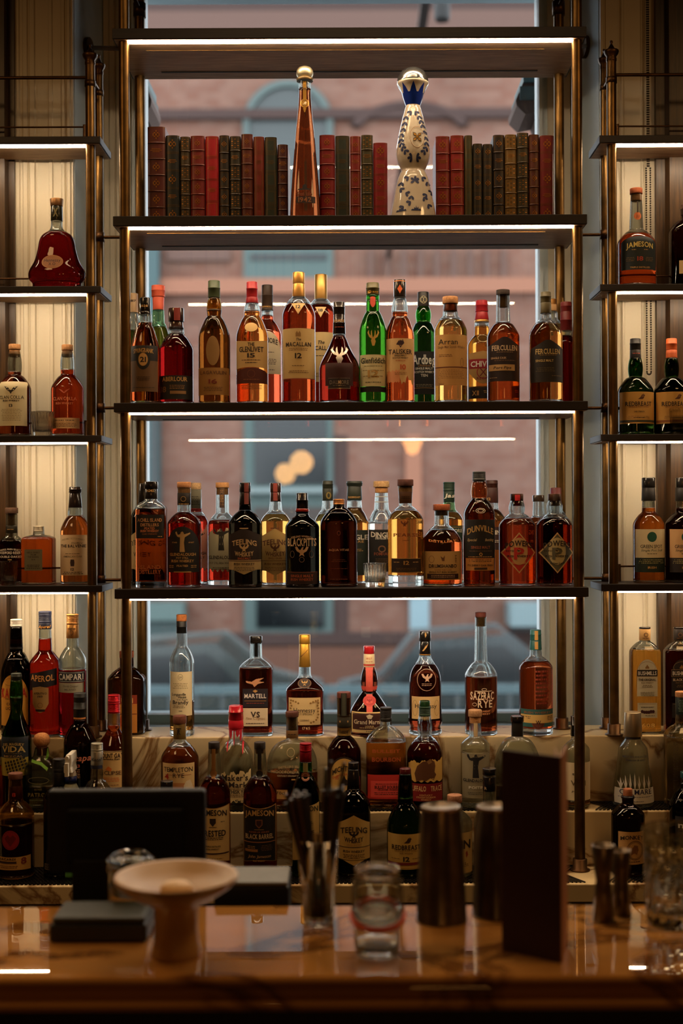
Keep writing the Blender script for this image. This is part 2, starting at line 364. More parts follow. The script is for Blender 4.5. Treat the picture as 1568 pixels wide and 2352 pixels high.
# ------------------------------------------------------------------ side shelving units
SF, SB = 3.352, 3.505
def side_unit(side):
    s = -1 if side == 'left' else 1
    lab = 'narrower shelving unit of dark wood and brass posts at the %s edge of the photo' % side
    pf = 210.5 if s < 0 else 1407; pb = 231 if s < 0 else 1390
    xf = W3(pf, 1000, 3.372)[0]; xb = W3(pb, 1000, 3.475)[0]
    org = (xf, 3.42, Z1); u = empty('shelving_unit', org, lab, 'shelves')
    end = W3(233 if s < 0 else 1379, 1000, SF)[0]; far = end+s*.62
    rows = (((313, 325), (657, 668), (1000, 1010.5), (1345, 1356)) if s < 0 else ((310, 323), (652, 663), (997, 1008), (1341, 1353)))
    zs = []
    for i, (yt, yb_) in enumerate(rows):
        cx = 120 if s < 0 else 1480
        zt, zb = zp(cx, yt, SF), zp(cx, yb_+4, SF); zs.append(zt)
        x0, x1 = min(end, far), max(end, far)
        l0 = W3(209 if s < 0 else 1408, 1000, SF)[0]; lf = far-s*.03
        led_shelf(u, org[1], org[2], org[0], x0, x1, SF, SB, zt, zb, min(l0, lf), max(l0, lf), False)
        # thin gallery rail behind the bottles
        rz = zt+.040 if i else zp(cx, 292 if s < 0 else 290, 3.47)
        r = MB().tube((min(xf+s*.02, far)-org[0], 3.47-org[1], rz-org[2]), (max(xf+s*.02, far)-org[0], 3.47-org[1], rz-org[2]), .0024, M_BRASSD, 8)
        r.tube((xf+s*.035-org[0], 3.47-org[1], zt-org[2]), (xf+s*.035-org[0], 3.47-org[1], rz+.006-org[2]), .0038, M_BRASSD, 10)
        r.build('gallery_rail', u)
    zt = zp(pf, 150 if s < 0 else 142, 3.372)
    post(u, org, xf, 3.372, Z1, zt, .0122, finial=True); post(u, org, xb, 3.475, Z1, zp(pb, 173 if s < 0 else 160, 3.475), .0102, finial=True)
    xo = far-s*.03
    post(u, org, xo, 3.372, Z1, zt, .0122, finial=True); post(u, org, xo, 3.475, Z1, zt-.02, .0102, finial=True)
    rz = zp(pf, 178 if s < 0 else 172, 3.372)
    MB().tube((xf-org[0], 3.372-org[1], rz-org[2]), (xo-org[0], 3.372-org[1], rz-org[2]), .0042, M_BRASSD, 10).build('top_rail', u)
    MB().tube((xf-org[0], 3.372-org[1], rz-org[2]), (xb-org[0], 3.475-org[1], rz-org[2]), .004, M_BRASSD, 10).build('top_rail', u)
    # tie rods to the centre unit
    for py in ((545, 937, 1332) if s < 0 else (539, 937, 1328)):
        tz = zp(pb, py, 3.475)
        tr = MB().tube((xb-org[0], 3.475-org[1], tz-org[2]), ((PBL-.012 if s < 0 else PBR+.012)-org[0], 3.475-org[1], tz-org[2]), .0042, M_BRASSD, 10).build('tie_rod', u)
        MB().lathe([(tz-.012-org[2], .0125), (tz+.012-org[2], .0125)], M_BRASSD, 18, xb-org[0], 3.475-org[1]).build('collar', tr)
    return zs
LZ = side_unit('left'); RZ = side_unit('right')
SH.update({'L1': LZ[0], 'L2': LZ[1], 'L3': LZ[2], 'L4': LZ[3], 'R1': RZ[0], 'R2': RZ[1], 'R3': RZ[2], 'R4': RZ[3], 'K': Z1, 'M': Z2+MATH, 'B': Z3+MATH})
# roller blind chain on the right
ch = MB(); M_CH = mat((60, 50, 38), .3, .8, kind='steel')
bx = W3(1489, 600, 3.515)
def bead(mb, x, y, z, r, m):
    mb.lathe([(z-r, r*.2), (z-r*.6, r*.8), (z, r), (z+r*.6, r*.8), (z+r, r*.2)], m, 6, x, y)
zt, zb = 3.2, zp(1489, 860, 3.515); k = 0; z = zb+.008
while z < zt:
    for s in (-1, 1): bead(ch, s*(.0055 if z < zp(1489, 380, 3.5) else .002), 0, z-zb, .0026, M_CH)
    z += .0062
for i in range(5):
    a = pi*(i+.5)/5; bead(ch, .0055*cos(a), 0, .006-.006*sin(a), .0026, M_CH)
tag(ch.build('bead_chain', loc=(bx[0], 3.515, zb)), 'dark beaded roller blind chain hanging at the right of the window', 'blind chain')
# ------------------------------------------------------------------ street outside
FY = 22.0
def fp(x, y, d=FY): return W3(x, y, d)
M_BRICK = brick_mat(); M_STONE = mat((90, 66, 58), .9, kind='stone'); M_TEAL = mat((66, 82, 80), .7, kind='teal_paint')
M_TEAL2 = mat((70, 82, 80), .7, kind='dull_teal_paint'); M_DKGL = mat((16, 20, 22), .15, kind='dark_glazing'); M_PEACH = mat((138, 92, 72), .9, kind='peach_stone'); M_DKST = mat((60, 42, 38), .9, kind='dark_stone')
GZ = H-3.1
tag(MB().box(-16, 16, 4.1, 26, GZ-.1, GZ, mat((34, 38, 40), .8, kind='asphalt')).build('ground_street'), kind='structure')
fb = empty('brick_building', (0, FY, GZ), 'blurred red brick building across the street with an arched window', 'building')
org = Vector((0, FY, GZ))
def fbox(nm, x0, y0, x1, y1, m, dy0, dy1, parent=fb):
    a = fp(x0, y0); b = fp(x1, y1)
    return MB().box(a[0], b[0], dy0, dy1, b[2]-GZ, a[2]-GZ, m).build(nm, parent)
MB().box(-6.5, 6.5, 0, 6, 0, 12.6, M_BRICK).build('wall', fb)
# plinth, string courses
MB().box(-6.5, 6.5, -.12, 0, 0, .9, mat((96, 62, 48), .9)).build('plinth', fb)
for y0, y1, m in ((6, 26, M_DKST), (34, 90, M_STONE), (258, 272, M_DKST), (645, 672, M_PEACH), (1455, 1475, M_DKST)):
    fbox('string_course', -85, y0, 1700, y1, m, -.14, 0)
def arch(nm, cx, cyp, ro, ri, m, dy, squash=1.0, a0=0, a1=pi, legs=0):
    mb = MB(); n = 24; c = fp(cx, cyp); k = FY/F; vs = []
    for i in range(n+1):
        a = a0+(a1-a0)*i/n
        for r in (ro, ri):
            for dd in (dy, .0): vs.append((c[0]+r*k*cos(a), dd, c[2]-GZ+r*k*sin(a)*squash))
    fs = []
    for i in range(n):
        b = i*4; q = b+4
        fs += [(b, b+2, q+2, q), (b+1, q+1, q+3, b+3), (b, q, q+1, b+1), (b+2, b+3, q+3, q+2)]
    mb.add(vs, fs, m)
    return mb.build(nm, fb)
arch('arch_moulding', 940, 330, 150, 128, M_DKST, -.16, .62, .45, pi-.45)
arch('arch_surround', 662, 290, 104, 88, M_TEAL2, -.1)
fbox('arch_surround', 558, 290, 574, 500, M_TEAL2, -.1, 0); fbox('arch_surround', 750, 290, 766, 500, M_TEAL2, -.1, 0)
aw = MB(); c = fp(662, 290); k = FY/F
aw.add([(c[0]+88*k*cos(pi*i/24), -.03, c[2]-GZ+88*k*sin(pi*i/24)) for i in range(25)]+[(c[0]-88*k, -.03, c[2]-GZ-210*k), (c[0]+88*k, -.03, c[2]-GZ-210*k)], [tuple(range(27))], mat((50, 56, 56), .3))
aw.build('window', fb)
for x0, y0, x1, y1, m, d in ((560, 560, 765, 645, M_TEAL, -.08), (575, 585, 750, 600, M_DKGL, -.1), (560, 940, 765, 1150, M_TEAL, -.06), (584, 960, 750, 1112, M_DKGL, -.09), (565, 1120, 770, 1132, mat((110, 122, 122), .8), -.2),
                            (560, 1150, 765, 1462, M_TEAL, -.06), (584, 1165, 748, 1360, mat((50, 40, 34), .6), -.09), (590, 1372, 745, 1440, M_DKGL, -.1), (765, 1000, 800, 1460, M_DKST, -.02),
                            (930, 1000, 968, 1370, M_PEACH, -.1), (940, 1372, 985, 1445, mat((122, 144, 152), .5), -.08), (1160, 1380, 1400, 1430, mat((108, 126, 130), .6), -.7),
                            (1170, 1432, 1400, 1480, M_DKGL, -.1), (330, 560, 372, 1350, mat((50, 72, 74), .6), -.25), (355, 960, 368, 1350, M_DKGL, -.3), (338, 1380, 430, 1420, mat((78, 96, 94), .6), -.5), (345, 1422, 420, 1480, mat((50, 66, 66), .6), -.4)):
    fbox('facade_panel', x0, y0, x1, y1, m, d, .02)
for x in range(845, 1180, 38): fbox('pilaster', x, 575, x+12, 640, M_STONE, -.1, 0)
fbox('gable_moulding', 385, 575, 530, 600, M_STONE, -.1, 0)
# parked cars, far out of focus
def car(name, px, d, col, w_, h_, label):
    X = W3(px, 1500, d)[0]; u = empty(name, (X, d, GZ), label, 'car', 'parked cars')
    p = [(-.5, .25), (-.49, .5), (-.33, .58), (-.2, .95), (.12, 1.0), (.3, .66), (.48, .56), (.5, .25)]
    vs = [(a*w_, -.85, b*h_) for a, b in p]+[(a*w_, .85, b*h_) for a, b in p]; n = len(p)
    MB().add(vs, [(i, (i+1) % n, n+(i+1) % n, n+i) for i in range(n)]+[tuple(range(n)), tuple(range(n, 2*n))[::-1]], mat(col, .25, .3, coat=.5)).build('body', u, bevel=.04)
    MB().add([(a*w_, -.87, b*h_) for a, b in ((-.28, .62), (-.18, .9), (.1, .93), (.22, .66))], [(0, 1, 2, 3)], M_DKGL).build('side_window', u)
    for x in (-.32, .32): MB().tube((x*w_, -.9, .33), (x*w_, .9, .33), .33, mat((12, 12, 12), .7), 18).build('wheel', u)
car('car', 430, 17, (38, 45, 43), 3.5, 1.5, 'blurred grey green parked car low in the window, left')
car('car', 1080, 17.4, (28, 38, 40), 3.5, 1.55, 'blurred dark teal parked car low in the window, right')
# pavement kerb and railing
rb = MB()
for px in range(330, 1300, 60):
    a = W3(px, 1500, 12); rb.box(a[0]-.02, a[0]+.02, -.02, .02, 0, 1.55, mat((40, 48, 50), .5))
rb.box(-2.2, 2.2, -.03, .03, 1.14, 1.26, mat((40, 48, 50), .5)); rb.box(-2.2, 2.2, -.03, .03, 1.47, 1.55, mat((60, 78, 82), .5))
tag(rb.build('street_railing', loc=(0, 12, GZ)), 'blurred dark street railing behind the bottles at the window foot', 'railing')
# rusted stone brackets close outside the glass, fixed to the outer wall face
for x0, x1, lab in ((1174, 1260, 'weathered rusty stone bracket outside the window, upper right'), (300, 360, 'weathered stone bracket outside the window, upper left')):
    a = W3(x0, 205, 4.16); b = W3(x1, 288, 4.16); cx = (a[0]+b[0])/2; hw = (b[0]-a[0])/2; hh_ = (a[2]-b[2])/2; s = -1 if x0 > 800 else 1
    p = [(1, 1), (-.55, .9), (-1, -.2), (-.95, -.5), (-.5, -.95), (.2, -.8), (.3, -1.2), (1, -1.3)]
    p = [((q[0] if q[0] < 1 else 4)*(1 if s < 0 else -1)*hw, q[1]*hh_) for q in p]; n = len(p)
    u = empty('stone_bracket', (cx, 4.15, (a[2]+b[2])/2), lab, 'bracket')
    mb = MB(); m1 = mat((80, 56, 46), .9); vs = [(x, -.099, z) for x, z in p]+[(x, .10, z) for x, z in p]
    mb.add(vs, [(i, (i+1) % n, n+(i+1) % n, n+i) for i in range(n)]+[tuple(range(n)), tuple(range(n, 2*n))], m1).build('block', u)
    e = sorted((hw*.62*s, -hw*4*s))
    MB().box(e[0], e[1], -.11, .11, hh_*.72, hh_*1.15, mat((46, 70, 72), .6)).build('lead_cap', u)
    e = sorted((hw*.8*s, -hw*.5*s))
    MB().box(e[0], e[1], -.108, .1, -hh_*.2, hh_*.5, mat((60, 68, 66), .8)).build('face_plate', u)
# hanging lantern outside (dark, top of frame)
a = W3(1015, 48, 9.0); u = empty('street_lantern', (a[0], 9, a[2]), 'dark blurred lantern stem hanging outside at the top of the window', 'lantern')
MB().lathe([(0, .045), (.02, .055), (.9, .055)], mat((14, 10, 9), .6), 16).build('stem', u)
MB().box(-.04, .04, 0, 12.85, .86, .9, mat((14, 10, 9), .6)).build('arm', u)
# pendant lamps of the room behind the photographer, mirrored in the glass
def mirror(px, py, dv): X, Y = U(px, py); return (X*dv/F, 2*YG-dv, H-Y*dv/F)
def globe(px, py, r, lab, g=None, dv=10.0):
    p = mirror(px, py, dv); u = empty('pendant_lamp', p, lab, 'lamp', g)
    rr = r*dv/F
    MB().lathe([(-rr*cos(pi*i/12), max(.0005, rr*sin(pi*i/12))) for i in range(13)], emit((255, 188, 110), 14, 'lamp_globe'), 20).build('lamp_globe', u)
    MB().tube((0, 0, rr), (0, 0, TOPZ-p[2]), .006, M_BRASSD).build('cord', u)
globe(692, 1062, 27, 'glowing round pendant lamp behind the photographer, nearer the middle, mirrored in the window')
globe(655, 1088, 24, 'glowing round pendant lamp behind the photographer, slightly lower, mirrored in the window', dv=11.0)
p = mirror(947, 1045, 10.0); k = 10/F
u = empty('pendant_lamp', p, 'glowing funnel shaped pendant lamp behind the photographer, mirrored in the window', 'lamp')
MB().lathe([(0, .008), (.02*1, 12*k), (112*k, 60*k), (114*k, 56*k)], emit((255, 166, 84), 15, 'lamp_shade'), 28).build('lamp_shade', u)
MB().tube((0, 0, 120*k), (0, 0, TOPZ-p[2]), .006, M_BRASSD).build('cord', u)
# ------------------------------------------------------------------ lettering: every glyph once
GL = {}
def load_glyphs():
    chars = "ABCDEFGHIJKLMNOPQRSTUVWXYZabcdefghijklmnopqrstuvwxyz0123456789.,'&-"
    tmp = []
    for wt in (0, 1):
        for ch_ in chars:
            cu_ = bpy.data.curves.new('t', 'FONT'); cu_.body = ch_; cu_.resolution_u = 2; cu_.offset = .022 if wt else .004
            o = bpy.data.objects.new('t', cu_); C.objects.link(o); tmp.append((wt, ch_, o, cu_))
    dg = bpy.context.evaluated_depsgraph_get()
    for wt, ch_, o, cu_ in tmp:
        me = o.evaluated_get(dg).to_mesh()
        vs = [(v.co.x, v.co.y) for v in me.vertices]; fs = [tuple(p.vertices) for p in me.polygons]
        xs = [v[0] for v in vs]
        GL[(wt, ch_)] = ([(x-min(xs), y) for x, y in vs], fs, max(xs)-min(xs))
    for wt, ch_, o, cu_ in tmp: bpy.data.objects.remove(o); bpy.data.curves.remove(cu_)
load_glyphs()
# serif-like small feet make capital strings read as printed serif type
def text2d(s, wt=1, gap=.07):
    vs = []; fs = []; x = 0
    for ch_ in s:
        if ch_ == ' ': x += .28; continue
        if (wt, ch_) not in GL: continue
        g, f, wd = GL[(wt, ch_)]; b = len(vs)
        vs += [(a+x, c) for a, c in g]; fs += [tuple(b+i for i in q) for q in f]; x += wd+gap
    x -= gap
    hi = max(v[1] for v in vs) if vs else 1
    return vs, fs, max(x, .01), hi
# item constructors for labels (all in photo pixels; x relative to the bottle axis)
def T(s, y, h, w_, c, x=0, arc=0, it=0, wt=1): return ('T', s, y, h, w_, c, x, arc, it, wt)
def G(y, w_, c, x=0, n=1, h=1.8): return ('G', y, w_, c, x, n, h)
def R(x, y0, y1, w_, c, sh='rect'): return ('R', x, y0, y1, w_, c, sh)
def O(x, y, rx, ry, c, t=.8): return ('O', x, y, rx, ry, c, t)
def P(pts, c, x=0, y=0, s=1): return ('P', [(x+a*s, y+b*s) for a, b in pts], c)
BIRD = [(-13, -7), (-9, -8), (-6, -3), (-3, -1), (-1, -4), (1, -7), (4, -6), (2, -4), (3, -1), (6, -3), (9, -8), (13, -7), (11, -2), (9, 1), (5, 3), (3, 5), (5, 11), (1, 8), (-1, 8), (-5, 11), (-3, 5), (-5, 3), (-9, 1), (-11, -2)]
STAG = [(-2, 19), (-5, 7), (-3, 3), (-9, -1), (-13, -11), (-10, -17), (-9, -9), (-5, -3), (-5, -13), (-3, -17), (-2, -5), (0, 1), (3, -5), (4, -17), (6, -13), (6, -3), (10, -9), (11, -17), (14, -11), (10, -1), (4, 3), (6, 9), (3, 19)]
SAINT = [(-16, -20), (-13, -21), (-10, -14), (-3, -16), (-2, -20), (1, -21), (3, -17), (4, -15), (12, -17), (18, -19), (18, -16), (6, -9), (4, 2), (6, 22), (-6, 22), (-5, 0), (-5, -9), (-11, -10), (-15, -16)]
ROBIN = [(-9, 5), (-3, 0), (0, -5), (4, -7), (6, -5), (8, -4), (6, -2), (5, 2), (2, 5), (-3, 5)]
def shape_fn(sh):
    """column functions: u in -1..1 -> (top, bottom) as fractions 0 (top) .. 1 (bottom)"""
    if sh == 'rect': return lambda u: (0, 1)
    if sh == 'arch': return lambda u: (.22*(1-sqrt(max(0, 1-u*u))), 1)
    if sh == 'dome': return lambda u: (.42*(1-sqrt(max(0, 1-u*u))), 1)
    if sh == 'peak': return lambda u: (.22*abs(u) if abs(u) > .15 else .033, 1)
    if sh == 'ell': return lambda u: (.5-.5*sqrt(max(0, 1-u*u)), .5+.5*sqrt(max(0, 1-u*u)))
    if sh == 'dia': return lambda u: (.5*abs(u), 1-.5*abs(u))
    if sh == 'tee': return lambda u: (.16*abs(u), 1-.10*max(0, abs(u)-0)+(-.0) if abs(u) < .5 else .95)
    if sh == 'teeb': return lambda u: (.18*abs(u), 1-(.10*min(1, abs(u)*1.5)))
    if sh == 'jag': return lambda u: (0, .93+.07*sin(u*9)+.05*sin(u*23)-.1*(u < -.3))
    if sh == 'torn': return lambda u: (.08+.06*sin(u*11)-.05*u+.03*sin(u*31), .95+.04*sin(u*17))
    if sh == 'wave': return lambda u: (.05*(1-u*u), 1-.05*(1-u*u))
    if sh == 'diag': return lambda u: (.14-.14*u, .86-.14*u+.14)
    if sh == 'shield': return lambda u: (.06*abs(u), 1-.35*u*u)
    if sh == 'tri': return lambda u: (0, 1-abs(u))
    if sh == 'taper': return lambda u: (0, 1)
    return lambda u: (0, 1)

def tone(c):
    if min(c) > 150: return c
    if c[1] > c[0]: return (int(c[0]*.8), int(c[1]*.72), int(c[2]*.7))
    if c[1] < 80: return (int(c[0]*.76), int(c[1]*.8+4), int(c[2]*.7+4))
    return (int(c[0]*.88), int(c[1]*.89+4), int(c[2]*.92+10))
def bottle(label, surf, d, cx, W, ys, yb, neck, caps, liq, fill, labs, gl=(235, 240, 238), sq=2.0, dr=1.0, k=.6, prof=None,
           name='whiskey_bottle', cat='whiskey bottle', group=None, base=.007, foot=None, solidcap=True, capn='cap', liqname='liquid'):
    """all measurements are taken from the photo in pixels and turned into metres at depth d.
       ys/yb: neck end / shoulder end rows; neck=(top row, width top, width bottom[, bulge width]); caps=[(y0,y1,w0,w1,colour,...)] """
    zs = SH[surf]; m = d/F
    ymid = (yb+PY)/2 if False else yb
    X0, Y0 = U(cx, yb); X = X0*m
    off_y = Y0-yb
    def hh(y, dd=None):
        return (H-(y+off_y)*(m if dd is None else dd/F))-zs          # height over the surface
    R_ = W/2*m; dry = min(R_*dr, .0445 if surf in 'KMLRL1L2L3L4R1R2R3R4' else .06); drf = dry/R_
    ny, n0, n1 = neck[:3]; nb = neck[3] if len(neck) > 3 else None
    pts = []   # (z, r) from base up
    if prof:
        P_ = sorted([(hh(y), w_/2*m) for y, w_ in prof])
        if P_[0][0] > .0: P_.insert(0, (0, P_[0][1]))
        P_ = [(max(z, 0), r) for z, r in P_]
        def rad(z):
            if z <= P_[0][0]: return P_[0][1]
            for i in range(len(P_)-1):
                a, b = P_[i], P_[i+1]
                if z <= b[0]:
                    t = (z-a[0])/max(1e-6, b[0]-a[0])
                    pa = P_[i-1] if i > 0 else a; pb = P_[i+2] if i+2 < len(P_) else b
                    s0 = (b[1]-pa[1])/max(1e-6, b[0]-pa[0])*(b[0]-a[0]); s1 = (pb[1]-a[1])/max(1e-6, pb[0]-a[0])*(b[0]-a[0])
                    r = (2*t**3-3*t*t+1)*a[1]+(t**3-2*t*t+t)*s0+(-2*t**3+3*t*t)*b[1]+(t**3-t*t)*s1
                    lo, hi = min(a[1], b[1]), max(a[1], b[1]); return min(max(r, lo), hi)
            return P_[-1][1]
        ztop = P_[-1][0]; R_ = max(p[1] for p in P_); drf = min(R_*dr, .0445 if len(surf) < 3 else .06)/R_
        rn = P_[-1][1]
    else:
        zS, zB, zN = hh(ys), hh(yb), hh(ny); rn0, rn1 = n0/2*m, n1/2*m; rn = min(rn0, rn1); ztop = zN
        def rad(z):
            if z >= zS:
                t = (z-zS)/max(1e-6, zN-zS); r = rn1+(rn0-rn1)*t
                if nb: r += (nb/2*m-(rn0+rn1)/2)*sin(pi*t)
                return r
            if z >= zB:
                t = (zS-z)/max(1e-6, zS-zB)
                e = sqrt(max(0, 1-(1-t)**2)); sm = t*t*(3-2*t)
                return rn1+(R_-rn1)*(k*e+(1-k)*sm)
            return R_
    hb = .004
    def radb(z): 
        r = rad(z)
        return r-(hb*(1-sqrt(max(0, 1-(1-z/hb)**2))) if z < hb else 0)
    def sqf(r):
        t = min(1, max(0, (r-rn)/max(1e-5, R_-rn))) if R_-rn > .001 else 1
        t = min(1, t*1.8)
        return (1+(drf-1)*t, 2+(sq-2)*t)
    def rings(z0, z1, din=0.0, step=.0035):
        n = max(2, int((z1-z0)/step)); out = []
        zsamp = sorted(set([z0+(z1-z0)*i/n for i in range(n+1)]+([z0+hb*f for f in (.08, .3, .6)] if z0 < .001 else [])))
        return [(z, max(.0006, radb(z)-din)) for z in zsamp]
    cat_ = cat
    u = empty(name, (X, d, zs), label, cat_, group)
    mg = glass(gl); fz = max(base+.004, hh(fill)) if fill is not None else base+.0008
    fz = min(fz, ztop-.004)
    wall = .0022
    n = 32 if W > 40 else 24
    # glass: foot puck + hollow part above the liquid
    g = MB(); sqr = lambda r: sqf(r)
    MB().lathe(rings(0, base, 0), mg, n, sq=sqr).build('glass_foot', u)
    up = rings(fz+.0003, ztop)
    prof_o = up; prof_i = [(z, max(.0005, r-wall)) for z, r in up][::-1]
    shell = prof_o+prof_i
    g.lathe(shell+[shell[0]], mg, n, sq=sqr, caps=(False, False))
    g.build('glass', u)
    # liquid
    l = MB().lathe(rings(base+.0003, fz), glass(tone(liq), 0, 1.38, .22) if len(liq) == 3 else mat(liq[:3], .06, 0, 'dark_liquid', .8), n, sq=sqr)
    l.build(liqname, u)
    # caps: top first
    for i, c in enumerate(caps):
        y0, y1, w0, w1, col = c[:5]; style = c[5] if len(c) > 5 else ''
        r0, r1 = w0/2*m, w1/2*m; z0, z1 = hh(y1), hh(y0)
        met = .85 if 'm' in style else 0; ro = .42 if 'm' in style else .22 if 'm' in style or 'g' in style else .5
        mm = wood('cork_%d' % col[0], (col[0]*.8, col[1]*.75, col[2]*.7), col, (30, 30, 30), .8) if 'c' in style and ('cork', col) not in MATS else (MATS[('cork', col)] if 'c' in style else mat(col, ro, met, kind='cap_paint', coat=.4 if 'g' in style else 0))
        if 'c' in style: MATS[('cork', col)] = mm
        e = min(.0015, (z1-z0)*.2)
        pr = [(z0, r1*.985), (z0+e*.4, r1)]
        ns = 6 if 'r' in style else 3
        if 'r' in style:
            for q in range(ns):
                t = .25+.6*q/ns; rr = r1+(r0-r1)*t; zz = z0+(z1-z0)*t
                pr += [(zz, rr), (zz+(z1-z0)*.02, rr*.955), (zz+(z1-z0)*.05, rr*.955), (zz+(z1-z0)*.07, rr)]
        elif 'b' in style:
            t = .55; rr = r1+(r0-r1)*t; zz = z0+(z1-z0)*t
            pr += [(zz-.0012, rr), (zz-.0006, rr*1.05), (zz+.0006, rr*1.05), (zz+.0012, rr)]
        if 'o' in style: pr = [(z0+(z1-z0)*(.5-.5*cos(pi*q/10)), max(.0005, r0*sin(pi*q/10)**.7)) for q in range(11)]
        else: pr += [(z1-e, r0), (z1-e*.3, r0-e*.4), (z1, r0-e)]
        mb = MB().lathe(pr, mm, 28)
        items = [q for q in c[6:]] if len(c) > 6 else []
        for it in items: put_item(mb, it, lambda z, pr=pr: interp(pr, z), lambda r: (1, 2), hh, m, d, .0005)
        nm_ = (capn if i == 0 else ('cork_stopper' if 'c' in style else 'neck_band'))
        mb.build(nm_, u)
    # labels
    for li, L_ in enumerate(labs):
        nm_, y0, y1, w_, col, sh, items = L_[:7]; x0 = L_[7] if len(L_) > 7 else 0
        mb = MB(); off = .0004+.0004*li*(0)
        if col is not None: put_item(mb, R(x0, y0, y1, w_, col, sh), radb, sqf, hh, m, d, off)
        o2 = off
        for it in items:
            o2 += .00012; put_item(mb, it, radb, sqf, hh, m, d, o2, shift=x0)
        mb.build(nm_, u)
    return u
def interp(pr, z):
    for a, b in zip(pr[:-1], pr[1:]):
        if a[0] <= z <= b[0]: return a[1]+(b[1]-a[1])*(z-a[0])/max(1e-6, b[0]-a[0])
    return pr[0][1] if z < pr[0][0] else pr[-1][1]
def put_item(mb, it, rad, sqf, hh, m, d, off, shift=0):
    def mp(x, y, off=off):
        """photo offset (x from axis, row y) -> point on the curved front"""
        z = max(.0006, hh(y)); r = max(.003, rad(z)); fy, ex = sqf(r); r2 = r+off
        xx = x*m*(1-r*fy/d); xx = max(-r*.985, min(r*.985, xx))
        yy = -(r*fy+off)*max(.0, 1-abs(xx/r2)**ex)**(1/ex)
        # front of the bottle is nearer than its axis: pull the row towards the horizon accordingly
        z2 = z+(hh(PY-(PY-y))-z)
        return (xx, yy, z)
    kd = it[0]
    if kd == 'R':
        _, x, y0, y1, w_, col, sh = it; f = shape_fn(sh); x += shift
        nx = max(4, int(w_/3.0)) if w_ > 8 else 3; ny = max(2, int(abs(y1-y0)/5)+1)
        if sh in ('ell', 'dia', 'arch', 'dome', 'torn', 'jag', 'shield'): nx = max(nx, 24)
        vs = []; fs = []
        for i in range(nx+1):
            uu = -1+2*i/nx
            if sh in ('ell', 'dome', 'arch'): uu = sin(uu*pi/2)
            t, b = f(uu)
            for j in range(ny+1):
                vs.append(mp(x+uu*w_/2, y0+(y1-y0)*(t+(b-t)*j/ny)))
        for i in range(nx):
            for j in range(ny):
                a = i*(ny+1)+j; fs.append((a, a+1, a+ny+2, a+ny+1))
        mb.add(vs, fs, lmat(col), True)
    elif kd == 'T':
        _, s, y, h_, w_, c, x, arc, itl, wt = it; x += shift
        vs, fs, tw, hi = text2d(s, wt); hi = .73 if hi < .9 else hi
        sx = w_/tw; sy = h_/.73
        # bend the lettering onto the glass; lift by the sag of one letter so it never sinks in
        lw = (w_/max(1, len(s)))*m; r_ = max(.004, rad(max(.001, hh(y)))); base_off = off; out = []
        lift = .00012+min(.0008, lw*lw/(7*r_)); off = base_off+lift
        lim = 1.80*r_/m
        if w_ > lim: sx *= lim/w_; w_ = lim
        for a, b in vs:
            px = (a-tw/2)*sx+itl*b*sy*.25; q = px/(w_/2+1e-6)
            out.append(mp(x+px, y+h_/2-b*sy+arc*q*q, off))
        mb.add(out, fs, lmat(c))
    elif kd == 'G':
        _, y, w_, c, x, n, h_ = it; x += shift
        rnd = random.Random(int(y*7+w_))
        for j in range(n):
            yy = y+j*3.6; a = -w_/2*(.8+.2*rnd.random()); e = -a
            while a < e:
                l = min(2+rnd.random()*5, e-a); 
                mb.add([mp(x+a, yy), mp(x+a+l, yy), mp(x+a+l, yy+h_*.8), mp(x+a, yy+h_*.8)], [(0, 3, 2, 1)], lmat(c)); a += l+1.2
    elif kd == 'O':
        _, x, y, rx, ry, c, t = it; x += shift; n = 36; vs = []
        for i in range(n):
            a = 2*pi*i/n
            vs += [mp(x+rx*cos(a), y+ry*sin(a)), mp(x+(rx-t)*cos(a), y+(ry-t)*sin(a))]
        mb.add(vs, [(2*i, 2*i+1, (2*i+3) % (2*n), (2*i+2) % (2*n)) for i in range(n)], lmat(c))
    elif kd == 'P':
        _, pts, c = it
        # fill by thin rows so the patch follows the curve
        ys_ = [b for a, b in pts]; y0, y1 = min(ys_), max(ys_); nr = max(2, min(40, int((y1-y0)/.9))); N = len(pts)
        def spans(yy):
            xs = []
            for i in range(N):
                (xa, ya), (xb, yb2) = pts[i], pts[(i+1) % N]
                if (ya <= yy) != (yb2 <= yy): xs.append(xa+(yy-ya)*(xb-xa)/(yb2-ya))
            xs.sort(); return list(zip(xs[::2], xs[1::2]))
        for j in range(nr):
            ya, yb2 = y0+(y1-y0)*j/nr, y0+(y1-y0)*(j+1)/nr
            for xa, xb in spans((ya+yb2)/2):
                k2 = max(1, int((xb-xa)/4)); vs = []
                for i in range(k2+1):
                    xx = xa+(xb-xa)*i/k2+shift; vs += [mp(xx, ya-.03), mp(xx, yb2+.03)]
                mb.add(vs, [(2*i, 2*i+1, 2*i+3, 2*i+2) for i in range(k2)], lmat(c))
def lmat(c):
    if c[0] == -1: return mat(c[1:4], .3, .8, 'foil')
    return mat(c, .62, 0, 'label_ink')
# palettes
AMB = (228, 128, 44); DAM = (205, 84, 26); RED = (196, 52, 22); DRED = (170, 34, 24); GOLD = (238, 176, 84); PALE = (244, 205, 130); CLR = (240, 240, 232)
GRN = (70, 130, 44); DGRN = (30, 66, 28); BLK = (18, 14, 12, 0)
INK = (28, 22, 20); CRM = (224, 205, 160); WHT = (228, 220, 200); GLD = (-1, 190, 140, 60); SILV = (-1, 190, 180, 165)
WL = (40, 28, 20); GI = (196, 150, 84); LI = (214, 204, 184)
def cork(y0, y1, w_=36, top=(176, 118, 66), y2=None, wc=None):
    """wooden disc and the cork standing in the glass mouth"""
    r = [(y0, y1, w_, w_, top, 'c')]
    if y2: r.append((y1, y2, (wc or w_*.72), (wc or w_*.72), (206, 148, 88), 'c'))
    return r
